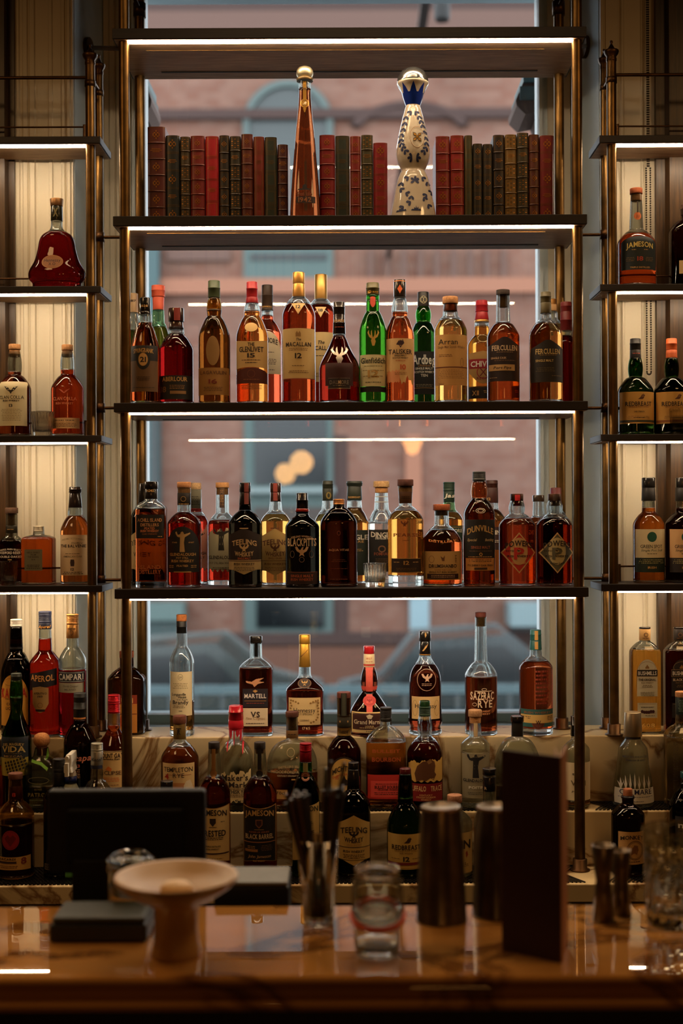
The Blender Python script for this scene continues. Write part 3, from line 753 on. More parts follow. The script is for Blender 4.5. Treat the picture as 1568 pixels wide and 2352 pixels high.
# ------------------------------------------------------------------ shelf b: books and two tall bottles
def book(x0, x1, top, col, style, label):
    d = 3.285; m = d/F; zs = SH['b']
    X0, Y = U((x0+x1)/2, top); h = (H-Y*m)-zs; wd = (x1-x0)*m-.0006; X = X0*m; dep = .118 if h < .19 else .125
    u = empty('book', (X, d, zs), label, 'book', 'leather bound books on the upper shelf')
    mc = mat(col, .42, 0, 'leather', coat=.15); gm = mat((168, 112, 46), .35, .75, 'gilt'); gd = mat((104, 76, 36), .4, .7, 'gilt')
    # cover: rounded spine with two boards
    n = 9; vs = []; c = MB()
    arc = [(-wd/2+wd*i/(n-1), -.006*sqrt(max(0, 1-(2*i/(n-1)-1)**2))+.004) for i in range(n)]
    pl = [(-wd/2, dep)]+arc+[(wd/2, dep), (wd/2-.0028, dep), (wd/2-.0028, .008), (-wd/2+.0028, .008), (-wd/2+.0028, dep)]
    N = len(pl); vs = [(a, b, 0) for a, b in pl]+[(a, b, h) for a, b in pl]
    c.add(vs, [(i, (i+1) % N, N+(i+1) % N, N+i) for i in range(N)], mc, False)
    tri = tessellate_polygon([[Vector((a, b, 0)) for a, b in pl]])
    c.add(vs[:N], [tuple(t) for t in tri], mc); c.add(vs[N:], [tuple(t)[::-1] for t in tri], mc)
    def on(px, z, off=.0004):
        q = max(-1, min(1, px/(wd/2))); return (px, -.006*sqrt(max(0, 1-q*q))+.004-off, z)
    def strip(z, t, m_, w_=.98, off=.0006):
        q = [on(wd/2*w_*(2*i/8-1), z, off) for i in range(9)]; q2 = [on(wd/2*w_*(2*i/8-1), z+t, off) for i in range(9)]
        c.add(q+q2, [(i, i+1, 10+i, 9+i) for i in range(8)], m_)
    def dot(px, z, a, b, m_, n_=8): c.add([on(px+a*cos(2*pi*i/n_), z+b*sin(2*pi*i/n_), .0007) for i in range(n_)], [tuple(range(n_))], m_)
    def orn(z, s, m_):
        for q in (-1, 1):
            for e in (-1, 1):
                dot(q*s*.5, z+e*s*.55, s*.34, s*.22, m_); dot(q*s*.95, z+e*s*.2, s*.16, s*.24, m_)
        dot(0, z, s*.28, s*.36, m_); dot(0, z+s*1.15, s*.2, s*.3, m_); dot(0, z-s*1.15, s*.2, s*.3, m_)
    def frame(z0, z1, m_, w_=.8, t=.0007):
        strip(z0, t, m_, w_); strip(z1-t, t, m_, w_)
        for q in (-1, 1):
            xx = q*wd/2*w_; c.add([on(xx-t/2, z0, .0006), on(xx+t/2, z0, .0006), on(xx+t/2, z1, .0006), on(xx-t/2, z1, .0006)], [(0, 1, 2, 3)], m_)
    sw = wd*.22
    nb = {'b': 5, 'f': 4, 'o': 4, 'p': 5, 't': 3, 'd': 4}[style]
    band = MB()
    for i in range(1, nb+1):
        z = h*i/(nb+1); strip(z-.0015, .0008, gd); strip(z+.0018, .0008, gd)
        if style in 'bpo':
            a = [on(wd/2*.99*(2*q/8-1), z-.0009, .0016) for q in range(9)]; b = [on(wd/2*.99*(2*q/8-1), z+.0012, .0016) for q in range(9)]
            e = [on(wd/2*.99*(2*q/8-1), z-.0014, 0) for q in range(9)]; f = [on(wd/2*.99*(2*q/8-1), z+.0018, 0) for q in range(9)]
            band.add(e+a+b+f, [(r*9+i_, r*9+i_+1, (r+1)*9+i_+1, (r+1)*9+i_) for r in range(3) for i_ in range(8)], mc, True)
    for i in range(nb+1):
        za, zb_ = h*i/(nb+1)+.005, h*(i+1)/(nb+1)-.005; zc = (za+zb_)/2
        title = (i == nb-1) or (style in 'td' and i == 1)
        if title:
            for j in range(3):
                L_ = wd*(.5, .66, .4)[j]
                x_ = -L_/2
                while x_ < L_/2:
                    l = min(.0016, L_/2-x_); c.add([on(x_, zc+.004-j*.0035), on(x_+l, zc+.004-j*.0035), on(x_+l, zc+.0057-j*.0035), on(x_, zc+.0057-j*.0035)], [(0, 1, 2, 3)], gm if style != 'f' else gd); x_ += .0022
        elif style == 'b': orn(zc, sw*.8, gm)
        elif style == 'o': orn(zc, sw, gm); frame(za, zb_, gd)
        elif style == 'f': frame(za, zb_, gd, .8); frame(za+.003, zb_-.003, gd, .6)
        elif style == 'p':
            for r_ in range(5):
                for q_ in range(3): dot((q_-1)*wd*.27, za+(zb_-za)*(r_+.5)/5, wd*.09, .0014, gm if (r_+q_) % 2 else gd, 6)
        elif style == 't': frame(za, zb_, gm, .74)
        elif style == 'd': orn(zc, sw*1.1, gm)
    strip(.002, .0008, gd); strip(h-.003, .0008, gd)
    c.build('cover', u)
    if band.v: band.build('raised_bands', u)
    MB().box(-wd/2+.003, wd/2-.003, .009, dep-.004, .003, h-.0035, mat((150, 128, 96), .8, kind='page_paper')).build('pages', u)
    return u
BK = [(338, 379, 291, (82, 28, 18), 'b', 'tallest brown leather book with gilt rosettes, first at the left post'),
(380, 411.5, 311, (26, 28, 24), 'd', 'black green book second from the left post, beside the tall brown one'),
(413, 436, 314, (58, 46, 24), 'p', 'narrow olive brown gilt patterned book, third from the left post'),
(437, 469.5, 312, (112, 28, 22), 'b', 'dull red leather book, fourth from the left post'),
(471, 501.5, 313, (158, 18, 26), 't', 'bright red leather book with gilt frame, left group'),
(503, 526, 311, (36, 30, 22), 'o', 'narrow black and gilt book just right of the bright red one'),
(527, 552.5, 313, (40, 36, 24), 'p', 'dark olive patterned book left of the dotted brown gilt one'),
(553.5, 580, 308, (86, 32, 18), 'b', 'brown book with many gilt dots, eighth from the left post'),
(581.5, 606, 314, (112, 34, 20), 'f', 'red brown book with round gilt frames, left group'),
(607, 635.5, 315, (36, 44, 30), 'f', 'dark green book with arched frames, left group'),
(637, 661, 332, (64, 20, 16), 'b', 'short black red book beside the tall amber tequila bottle'),
(733, 768.5, 310, (122, 22, 22), 'b', 'wide dark red book just right of the tall amber tequila bottle'),
(769.5, 802.5, 312, (34, 42, 30), 'f', 'dark green book with circle frames in the middle group'),
(803.5, 828, 313, (120, 26, 20), 'o', 'narrow maroon book in the middle group'),
(829, 856, 310, (62, 56, 30), 'p', 'olive book with black title panel, middle group'),
(857, 889.5, 328, (128, 18, 22), 'd', 'short red book with gilt ornaments, last of the middle group'),
(1000, 1032.5, 313, (124, 28, 24), 'o', 'maroon book just right of the painted ceramic decanter'),
(1034, 1065, 311, (136, 30, 24), 'o', 'red brown book second right of the painted ceramic decanter'),
(1066, 1084.5, 311, (60, 58, 32), 'f', 'thin olive green book in the right group'),
(1085.5, 1107.5, 330, (36, 30, 18), 'd', 'short black gilt book, left one of the matching pair'),
(1108.5, 1131, 331, (38, 31, 18), 'd', 'short black gilt book, right one of the matching pair'),
(1132, 1158, 310, (34, 26, 20), 'o', 'black book with square gilt panels in the right group'),
(1159, 1186, 309, (112, 84, 36), 'p', 'golden tan book with black title panels, right group'),
(1187, 1213.5, 305, (54, 48, 28), 'p', 'tallest dark green brown book of the right group'),
(1214.5, 1238, 309, (82, 36, 20), 'o', 'brown book second from the right post'),
(1239.5, 1272, 311, (108, 22, 20), 'd', 'deep red book with white gilt scrolls against the right post')]
for b_ in BK: book(*b_)
book_note = None
bottle('tall tapering amber tequila bottle with round stopper between the books', 'b', 3.285, 701, 70, 240, 480, (182, 26, 26), [(153, 183, 39, 39, (200, 186, 150), 'mo'), (181, 187, 40, 38, (120, 100, 70), 'm')], (156, 80, 34), 205,
  [('neck_tag', 190, 235, 8, GLD, 'rect', [T('1942', 208, 5, 6, WL)]), ('medallion', 231, 252, 20, GLD, 'ell', [O(0, 241.5, 7, 7, WL), P(ROBIN, CRM, 0, 242, .6)]), ('medallion_tip', 252, 268, 8, GLD, 'tri', []),
   ('lettering', 420, 480, 50, None, 'rect', [T('Don Julio', 452, 10, 34, (120, 60, 24)), R(2, 459, 474, 44, (40, 16, 8)), T('1942', 466, 11, 30, (150, 88, 40)), P([(-16, 442), (-5, 440), (-5, 434), (0, 430), (5, 434), (5, 440), (14, 442), (14, 444), (-16, 444)], INK)])],
  prof=[(184, 27), (220, 28), (250, 32), (300, 42), (360, 52), (420, 62), (480, 69), (494, 70)], sq=2.4, name='tequila_bottle', cat='tequila bottle', capn='stopper')
# painted ceramic decanter
def decanter():
    d = 3.285; m = d/F; zs = SH['b']; cx = 948.5
    X0, Y0 = U(cx, 400); off = Y0-400
    hh = lambda y, dd=None: (H-(y+off)*m)-zs
    u = empty('ceramic_decanter', (X0*m, d, zs), 'hand painted white and blue ceramic tequila decanter with silver dome stopper', 'decanter')
    pr = sorted([(max(0, hh(y)), w_/2*m) for y, w_ in ((495, 103), (480, 99), (460, 91), (430, 80), (410, 70), (398, 60), (393, 55), (386, 60), (375, 70), (360, 77), (345, 78), (330, 74), (300, 62), (270, 48), (250, 37), (243, 33), (236, 38), (226, 45), (212, 52), (202, 62), (195, 72), (191, 73), (188, 70))])
    pr = [(0, 53*m)]+pr if pr[0][0] > .0005 else pr
    # smooth the profile
    fine = []
    for i in range(len(pr)-1):
        a, b = pr[i], pr[i+1]; pa = pr[max(0, i-1)]; pb = pr[min(len(pr)-1, i+2)]
        for q in range(4):
            t = q/4; s0 = (b[1]-pa[1])/2; s1 = (pb[1]-a[1])/2
            fine.append((a[0]+(b[0]-a[0])*t, (2*t**3-3*t*t+1)*a[1]+(t**3-2*t*t+t)*s0+(-2*t**3+3*t*t)*b[1]+(t**3-t*t)*s1))
    fine.append(pr[-1])
    cer = mat((208, 195, 172), .12, 0, 'glazed_ceramic', coat=.6); blu = mat((22, 44, 120), .12, 0, 'cobalt_glaze', coat=.6); lf = (30, 42, 84); tan = (150, 96, 52)
    mb = MB().lathe(fine, cer, 48)
    rad = lambda z: interp(fine, z); sqf = lambda r: (1, 2)
    # blue crown points
    for kx, ww in ((-26, 20), (-15, 18), (4, 20), (22, 20)):
        pass
    def put(it, off=.0004): put_item(mb, it, rad, sqf, hh, m, d, off)
    n = 40; vs = []; 
    for i in range(n+1):
        a = 2*pi*i/n; tip = abs(((i % 5)/2.5)-1)
        zl, zh = hh(243), hh(222)+(hh(196)-hh(222))*tip
        for j in range(6):
            z = zl+(zh-zl)*j/5; r = rad(z)+.0005; vs.append((r*sin(a), -r*cos(a), z))
    mb.add(vs, [(i*6+j, (i+1)*6+j, (i+1)*6+j+1, i*6+j+1) for i in range(n) for j in range(5)], blu, True)
    def leaf(x, y, ang, s=1.0):
        pts = []
        for i in range(10):
            t = 2*pi*i/10; r = 11*s; px = r*.5*(1+cos(t)); py = 3.9*s*sin(t)*(0.35+.65*(1+cos(t))/2)
            pts.append((x+px*cos(ang)-py*sin(ang), y-(px*sin(ang)+py*cos(ang))))
        put(('P', pts, lf), .0006)
    def vine(pts, s=1.0, step=10):
        for i in range(len(pts)-1):
            (x0, y0), (x1, y1) = pts[i], pts[i+1]; L_ = math.hypot(x1-x0, y1-y0); a = math.atan2(-(y1-y0), x1-x0); k = max(1, int(L_/step))
            for q in range(k):
                t = q/k; leaf(x0+(x1-x0)*t, y0+(y1-y0)*t, a+.55, s); leaf(x0+(x1-x0)*t, y0+(y1-y0)*t, a-.55, s)
    X = lambda v: v-cx
    for p in ([(-4, 262), (-16, 272), (-22, 300), (-30, 325), (-27, 345), (-15, 362)], [(4, 262), (12, 272), (20, 292), (28, 320), (31, 345), (20, 362)], [(-4, 371), (-14, 366)], [(6, 371), (16, 366)], [(-4, 371), (-14, 378)], [(6, 371), (16, 378)],
              [(-12, 415), (-28, 425), (-32, 440), (-20, 452), (-6, 460)], [(-6, 460), (-8, 474), (-24, 484), (-38, 492)], [(18, 415), (30, 424), (38, 440)], [(44, 444), (30, 455), (22, 462)], [(22, 462), (32, 478), (42, 490)], [(2, 424), (-4, 410)], [(2, 424), (10, 414)], [(2, 424), (-10, 424)], [(2, 424), (14, 424)]): vine(p)
    for cxx in (-30, 4): put(P([(-12, 495), (-9, 491), (-5, 492), (-4, 487), (-1, 490), (0, 483), (2, 490), (5, 486), (6, 492), (10, 490), (12, 495)], lf, cxx), .0006)
    mb.build('body', u)
    med = MB()
    def putm(it, off): put_item(med, it, rad, sqf, hh, m, d, off)
    putm(('O', 8, 324, 17, 26, (160, 128, 92), 1.5), .0007); putm(('O', 8, 324, 15.6, 24.5, (232, 216, 190), 1.0), .0009)
    for sx in (-1, 1):
        for sy in (-1, 1): putm(('P', [(8, 324), (8+sx*3, 324+sy*9), (8+sx*10, 324+sy*11), (8+sx*9, 324+sy*3)], (60, 40, 20)), .0012); putm(('P', [(8+sx*1.5, 324+sy*2.5), (8+sx*3.5, 324+sy*7.5), (8+sx*8.5, 324+sy*9), (8+sx*7, 324+sy*3.5)], GLD), .0016)
    putm(('R', 8, 321, 327, 6, GLD, 'ell'), .002)
    med.build('medallion', u)
    z0 = hh(190); z1 = hh(155)
    MB().lathe([(z0-.004, .0375), (z0, .0395), (z0+.003, .0388)]+[(z0+.003+(z1-z0-.003)*sin(pi/2*i/12), max(.0005, .0385*cos(pi/2*i/12))) for i in range(1, 13)], mat((172, 176, 176), .16, .95, 'polished_silver'), 48).build('stopper', u)
decanter()
B = bottle
BL = (22, 19, 17); GC = 'scotch and irish whiskey bottles on the middle shelf'
# ------------------------------------------------------------------ shelf c
B('dark bottle with black label and 21 in an oval, beside the left post', 'c', 3.26, 333.5, 66, 748, 812, (722, 30, 30, 33), [(684, 716, 25, 26, BL, 'g', T('1828', 704, 5, 16, GI)), (716, 724, 27, 27, BL, 'g')], DAM, 742,
  [('label', 797, 902, 62, (104, 74, 42), 'rect', [R(0, 797, 832, 62, BL), R(0, 806, 852, 32, BL, 'ell'), T('SPRINGBANK', 808, 10, 46, GI, arc=2), O(0, 829, 11, 15, GI), R(0, 815, 843, 20, (206, 160, 96), 'ell'), T('21', 829, 12, 14, INK), G(868, 34, (60, 40, 20), n=3), G(892, 54, (60, 40, 20))])], group=GC)
B('dark green bottle with bright coral capsule, behind the 21 bottle', 'c', 3.43, 364, 58, 742, 800, (712, 27, 29), [(656, 682, 31, 31, (240, 110, 80), 'b'), (682, 713, 27, 25, (236, 104, 74), '')], (150, 150, 40), 752, [], gl=(190, 220, 190), group=GC)
B('mostly hidden bottle with a beige capsule at the left post', 'c', 3.44, 307, 40, 735, 790, (718, 20, 24), [(674, 718, 20, 20, (190, 160, 120), '', T('1817', 692, 5, 14, WL))], (120, 140, 60), 760, [], group=GC)
B('squat deep red bottle with black label and number 18, left', 'c', 3.29, 405, 79, 772, 806, (752, 36, 38), [(708, 739, 36, 36, (46, 26, 20), 'g', R(4, 709, 738, 14, (120, 30, 14))), (739, 758, 31, 33, (60, 34, 22), 'g')], (176, 16, 16), 768,
  [('label', 866, 920, 76, BL, 'rect', [T('ABERLOUR', 874, 10, 58, GI), T('18', 897, 13, 14, (120, 84, 40), x=-26), G(888, 40, (150, 110, 60), x=6, n=3), R(8, 901, 908, 36, (150, 110, 66))])], group=GC)
B('brown bottle with green capsule, tan neck oval and gold label', 'c', 3.29, 492, 73, 728, 780, (684, 26, 31, 35), [(645, 684, 27, 28, (62, 74, 44), 'b')], (150, 74, 22), 712,
  [('neck_oval', 776, 843, 31, (150, 112, 58), 'ell', []), ('label', 848, 910, 71, (158, 112, 52), 'rect', [T('LAGAVULIN', 859, 8, 60, (98, 60, 28)), T('16', 879, 10, 20, (120, 40, 20)), G(892, 48, (96, 62, 30), n=3)])], gl=(190, 150, 80), group=GC)
B('amber bottle with red capsule, cream neck oval and cream 15 label', 'c', 3.29, 579, 74, 728, 778, (697, 29, 36, 37), [(648, 683, 25, 26, (166, 20, 26), 'b'), (683, 697, 27, 30, (150, 18, 24), '')], (232, 140, 54), 716,
  [('neck_oval', 745, 766, 30, (232, 190, 120), 'ell', []), ('label', 785, 850, 72, (214, 176, 112), 'wave', [T('THE', 795, 8, 16, WL), T('GLENLIVET', 806, 12, 56, WL), T('15', 820, 10, 18, WL), G(830, 46, (90, 60, 34), n=1), G(836, 30, WL)]), ('lower_label', 848, 884, 72, (84, 30, 20), 'dome', [O(0, 862, 9, 9, (130, 70, 40)), G(874, 44, (150, 90, 50))]), ('foot_lettering', 886, 902, 60, None, 'rect', [G(888, 56, (120, 70, 30), n=3)])], group=GC)
B('red amber bottle with dark capsule and white label, half hidden in the second row', 'c', 3.43, 614, 66, 738, 772, (713, 25, 30), [(655, 708, 26, 26, (58, 42, 30), 'b', T('BOWMORE', 706, 4, 22, GI)), (708, 714, 27, 28, (50, 36, 26), '')], (214, 92, 48), 726,
  [('label', 764, 862, 62, (222, 204, 170), 'dome', [T('BOWMORE', 785, 12, 50, WL, arc=5, x=0), G(812, 40, WL, n=1), G(828, 48, (90, 70, 50), n=4), G(852, 40, WL)])], group=GC)
B('amber bottle with gold capsule, cream label and 12 in a triangle', 'c', 3.285, 686, 77, 686, 728, (682, 33, 36), [(626, 652, 28, 28, (206, 152, 76), 'm'), (652, 684, 28, 30, (214, 160, 84), 'm')], (196, 84, 30), 700,
  [('neck_triangle', 701, 727, 32, (222, 180, 112), 'tri', [T('12', 709, 8, 11, WL)]), ('label', 759, 874, 74, (214, 180, 116), 'rect', [P([(-6, 778), (-6, 770), (-3, 765), (0, 770), (3, 765), (6, 770), (6, 778)], (160, 120, 66)), T('The', 784, 6, 12, WL, it=1), T('MACALLAN', 795, 10, 58, WL), G(804, 46, (130, 96, 56), n=2), T('12', 821, 12, 16, WL), G(843, 32, (120, 86, 46), n=1), G(855, 46, (130, 96, 56), n=2), R(0, 872.5, 874, 74, (150, 60, 40))])], group=GC)
B('bottle with pale gold capsule and 18 triangle, half hidden behind the cream 12 label bottle', 'c', 3.43, 737, 66, 690, 728, (687, 30, 34), [(631, 688, 29, 29, (222, 174, 96), 'm')], (176, 48, 26), 702,
  [('neck_triangle', 709, 734, 26, (224, 190, 130), 'tri', [T('18', 717, 7, 10, WL)]), ('label', 767, 880, 62, (222, 192, 132), 'rect', [T('The', 790, 8, 16, WL, it=1), T('MACALLAN', 803, 10, 60, WL), G(820, 40, WL, n=1), G(860, 40, (130, 96, 56), n=3)])], group=GC)
B('dark curved bottle with silver stag head and silver plate', 'c', 3.28, 779, 93, 776, 852, (766, 27, 30), [(694, 722, 27, 27, (44, 36, 30), 'gb'), (722, 768, 26, 30, (34, 22, 16), 'gb', T('DALMORE', 738, 6, 24, GI), G(752, 22, (150, 60, 30), n=1))], (160, 30, 18), 772,
  [('stag_emblem', 800, 845, 40, None, 'rect', [P([(q*1.5, r*1.1) for q, r in STAG], SILV, 0, 818)]), ('panel', 838, 890, 64, (58, 16, 12), 'rect', []), ('plate', 872, 897, 52, SILV, 'rect', [R(0, 874, 895, 49, (40, 24, 18)), T('DALMORE', 882, 9, 44, SILV), G(889, 34, SILV)])], k=.25, group=GC)
B('green glass bottle with gold stag, red neck tag and cream label', 'c', 3.285, 856, 64, 718, 768, (678, 30, 31), [(650, 678, 30, 31, (90, 82, 44), 'b', T('Grant', 672, 6, 24, GLD, it=1))], (60, 150, 36), 690,
  [('neck_tag', 683, 708, 12, (214, 84, 60), 'shield', []), ('stag_emblem', 760, 798, 32, None, 'rect', [P([(-2, 798), (-5, 786), (-3, 782), (-9, 778), (-13, 768), (-10, 762), (-9, 770), (-5, 776), (-5, 766), (-3, 762), (-2, 774), (0, 780), (3, 774), (4, 762), (6, 766), (6, 776), (10, 770), (11, 762), (14, 768), (10, 778), (4, 782), (6, 788), (3, 798)], (206, 158, 70))]), ('label', 818, 890, 60, (222, 210, 160), 'rect', [T('Glenfiddich', 831, 13, 56, (30, 40, 30)), G(843, 50, (120, 120, 80)), T('12', 861, 17, 26, (190, 150, 80)), G(853, 50, (130, 110, 60)), G(866, 50, (130, 110, 60)), G(880, 44, (60, 60, 40))]), ('foot_band', 891, 903, 60, BL, 'rect', [])], gl=(120, 200, 110), group=GC)
B('amber bottle with black capsule and cream label torn like a coastline', 'c', 3.28, 918, 66, 728, 776, (686, 28, 35, 37), [(643, 682, 28, 28, (36, 28, 24), 'g', R(0, 646, 648, 27, (240, 150, 90)), P([(-6, 665), (0, 656), (6, 665), (0, 676)], (214, 96, 40))), (682, 687, 26, 26, BL, '')], (232, 112, 44), 718,
  [('label', 781, 884, 64, (222, 182, 122), 'jag', [P([(-10, 795), (-4, 786), (6, 784), (9, 792), (4, 797), (0, 803), (-3, 797)], (60, 34, 40)), T('TALISKER', 811, 11, 54, WL), T('SINGLE MALT', 820, 4, 28, WL), T('SCOTCH WHISKY', 825.5, 4, 36, WL), G(831, 24, (190, 100, 50)), T('10', 846, 12, 13, (206, 84, 40), x=6), G(858, 30, (160, 110, 60), n=2)]), ('coast_patch', 852, 882, 28, (226, 150, 100), 'torn', [], -16)], group=GC)
B('dark green bottle with black capsule and black TEN label, second row', 'c', 3.42, 972, 58, 740, 775, (704, 27, 32, 36), [(671, 705, 26, 27, (34, 30, 26), '', O(0, 690, 7, 9, (150, 140, 110), 1.6), O(-4, 690, 5, 6, (150, 140, 110), 1.4), O(4, 690, 5, 6, (150, 140, 110), 1.4)), (705, 712, 28, 28, (90, 76, 50), '')], (40, 96, 34), 742,
  [('label', 810, 908, 56, (16, 18, 18), 'rect', [T('Ardbeg', 828, 22, 54, (232, 228, 214)), T('Ultimate', 842, 6, 30, (150, 110, 60), it=1), T('SINGLE MALT', 849, 5, 40, WHT), T('SCOTCH WHISKY', 857, 5, 46, WHT), T('TEN', 865, 6, 16, WHT), G(885, 40, (150, 140, 110), n=2), R(0, 893, 894, 52, GI)])], gl=(90, 170, 80), group=GC)
B('pale golden bottle with wooden stopper and plain beige label', 'c', 3.28, 1034, 76, 728, 762, (696, 31, 36), cork(682, 698, 36, (206, 150, 96), 716, 26)+[(698, 715, 27, 30, (150, 60, 24), 'm')], (240, 176, 84), 736,
  [('label', 773, 848, 74, (208, 160, 92), 'rect', [T('Arran', 789, 13, 44, WL, x=-8, wt=0), T('Single Malt Scotch Whisky', 801, 6, 62, (110, 74, 40), wt=0), G(818, 34, (130, 90, 50), x=-14, n=2), O(24, 836, 4, 10, (120, 84, 44)), R(0, 846, 848, 74, (110, 50, 30))]), ('lower_label', 848, 888, 74, (206, 156, 90), 'rect', [G(853, 60, (150, 110, 62), n=6), T('70cl', 885, 4, 10, (130, 90, 50), x=-24, wt=0)])], group=GC)
B('red capped golden bottle with red shield label, half hidden behind a beige label bottle', 'c', 3.42, 1106, 68, 772, 796, (738, 32, 36), [(690, 716, 27, 30, (168, 22, 32), 'b'), (716, 735, 28, 33, (158, 20, 30), ''), (735, 741, 33, 34, (214, 160, 90), 'm')], (232, 150, 54), 750,
  [('label', 810, 884, 62, (170, 130, 70), 'shield', [R(0, 828, 850, 62, (150, 20, 30)), T('CHIVAS', 839, 13, 56, WHT), O(0, 858, 15, 15, (150, 30, 36), 2), P([(-9, 849), (-6, 849), (9, 867), (6, 867)], (110, 20, 24)), P([(9, 849), (6, 849), (-9, 867), (-6, 867)], (110, 20, 24)), T('REGAL', 872, 6, 30, (120, 24, 28))]), ('lower_label', 890, 918, 64, (30, 22, 20), 'rect', [R(0, 891, 892, 62, GLD), T('XII', 905, 11, 15, GI, x=-18), G(900, 26, GI, x=12, n=2)]), ('medallion', 770, 790, 24, None, 'rect', [O(0, 780, 12, 9, (210, 180, 120))])], group=GC)
B('amber bottle with dark mountain topped label and beige strip', 'c', 3.28, 1155, 75, 742, 776, (676, 30, 33), cork(666, 678, 31, (54, 40, 30), 706, 20)+[(676, 700, 19, 19, (140, 66, 20), 'm')], (222, 106, 40), 742,
  [('label', 775, 879, 73, (40, 24, 26), 'peak', [T('FERCULLEN', 803, 12, 58, (222, 196, 160)), G(812, 46, (150, 120, 90)), T('SINGLE CASK', 826, 4.5, 34, (214, 180, 140), x=-14), G(831, 50, (120, 90, 70)), R(-6, 841, 855, 58, (196, 156, 100)), T('Port Pipe', 848, 6, 40, WL, x=-6, it=1), G(870, 16, (160, 130, 90), x=-26)])], group=GC)
B('light amber bottle with olive capsule and dark mountain label, far right', 'c', 3.27, 1253, 76, 735, 772, (720, 23, 28), [(671, 695, 24, 25, (86, 78, 46), 'b'), (695, 720, 25, 26, (84, 74, 44), '')], (236, 156, 66), 744,
  [('label', 782, 881, 74, (34, 27, 22), 'peak', [T('FERCULLEN', 811, 12, 56, (200, 172, 110)), G(819, 40, (130, 104, 60)), T('SINGLE MALT', 832, 5.5, 40, (200, 172, 110), x=-8), G(848, 44, (90, 76, 46), x=-6, n=3), G(866, 24, (110, 90, 50), x=20)])], group=GC)
B('bottle with small ochre cap peeping out behind the olive capsule bottle', 'c', 3.44, 1268, 60, 735, 770, (716, 24, 26), [(687, 716, 22, 22, (120, 84, 40), 'm', R(2, 700, 714, 14, (190, 150, 100)))], (226, 150, 60), 744, [], group=GC)
B('narrow red bottle with dark red ribbed capsule at the right post', 'c', 3.40, 1300, 48, 775, 790, (758, 27, 29), [(694, 716, 25, 26, (110, 24, 22), 'b'), (716, 760, 26, 28, (104, 22, 22), 'b')], (190, 30, 24), 772, [], group=GC)
# ------------------------------------------------------------------ shelf d
GD = 'irish whiskey bottles on the lowest centre shelf'
TE = lambda c1, c2, c3, kind, wl=60: [R(0, 1212, 1214, 20, c2), T('TEELING', 1243, 12, wl*.95, c2, arc=5), P([(a*.9, b*.9) for a, b in BIRD], c2, 0, 1257), T('WHISKEY', 1272, 10, wl*.72, c2, arc=-3), T(kind, 1281, 4.5, wl*.5, c3)]
B('dark bottle of which only a sliver shows between left post and square bottle', 'd', 3.42, 331, 62, 1160, 1192, (1152, 26, 28), [(1110, 1154, 25, 27, BL, 'g')], (46, 26, 16), 1168,
  [('label', 1212, 1316, 60, (190, 166, 116), 'teeb', [T('TEELING', 1243, 12, 56, WL, arc=5), T('WHISKEY', 1272, 10, 42, WL)])], gl=(80, 60, 40), group=GD)
B('square shouldered amber bottle with black top label, first on lowest centre shelf', 'd', 3.27, 347.5, 69, 1150, 1168, (1143, 28, 30), [(1106, 1122, 32, 32, BL, 'g'), (1122, 1146, 29, 30, (30, 26, 22), 'g', T('ACHILL', 1127, 5, 18, GI))], (216, 106, 42), 1168,
  [('label', 1182, 1236, 64, (24, 20, 18), 'rect', [T('ACHILL ISLAND', 1194, 8, 56, (206, 150, 100)), T('DISTILLERS', 1205, 7, 42, (206, 150, 100)), T('PEATED', 1213, 5, 24, (214, 130, 80)), T('IRISH WHISKEY', 1219, 5, 42, (214, 130, 80)), T('CASK STRENGTH', 1226, 3.5, 34, (150, 90, 50)), G(1231, 12, GI, x=24)]), ('embossed_lettering', 1285, 1325, 56, None, 'rect', [T('ISLAND', 1301, 9, 50, (170, 90, 40)), T('DISTILLERY', 1312, 9, 50, (170, 90, 40))])], sq=5, dr=.8, base=.016, group=GD)
B('deep amber bottle with wooden cap, black neck band and black arched saint label', 'd', 3.28, 423, 77, 1178, 1204, (1120, 31, 31), cork(1107, 1120, 32, (190, 132, 80), 1134, 29)+[(1132, 1160, 31, 31, (36, 28, 22), '', O(0, 1146, 6, 6, GI), G(1157, 24, GI))], (196, 50, 26), 1176,
  [('label', 1209, 1313, 73, (22, 18, 16), 'dome', [P([(a*1.0, b*1.08) for a, b in SAINT], (190, 152, 96), 0, 1243), O(0, 1225, 4, 4, (190, 152, 96)), T('STAND', 1245, 3, 12, GI, x=-18), T('APART', 1245, 3, 12, GI, x=20), T('GLENDALOUGH', 1272, 6.5, 60, GI), T('POT STILL', 1280, 4, 28, GI), T('IRISH WHISKEY', 1287, 6, 52, GI), T('PEATED', 1298, 4.5, 26, GI), G(1297, 14, GI, x=-26, n=2), G(1297, 14, GI, x=26, n=2), R(0, 1311, 1313, 40, GI)])], group=GD)
B('red bottle with paper neck label and red string, behind the black saint label', 'd', 3.43, 450, 58, 1176, 1202, (1124, 26, 28), [(1109, 1124, 25, 25, (206, 168, 118), 'c'), (1118, 1168, 23, 23, (226, 210, 176), '', G(1140, 18, WL, n=6, h=1.4)), (1168, 1176, 27, 27, (196, 40, 36), 'r')], (212, 56, 40), 1184,
  [('label', 1208, 1312, 54, (226, 150, 120), 'torn', [P(SAINT, WL, 4, 1242), T('GLENDALOUGH', 1270, 6.5, 50, WL), T('SINGLE MALT', 1280, 5, 44, WL)])], group=GD)
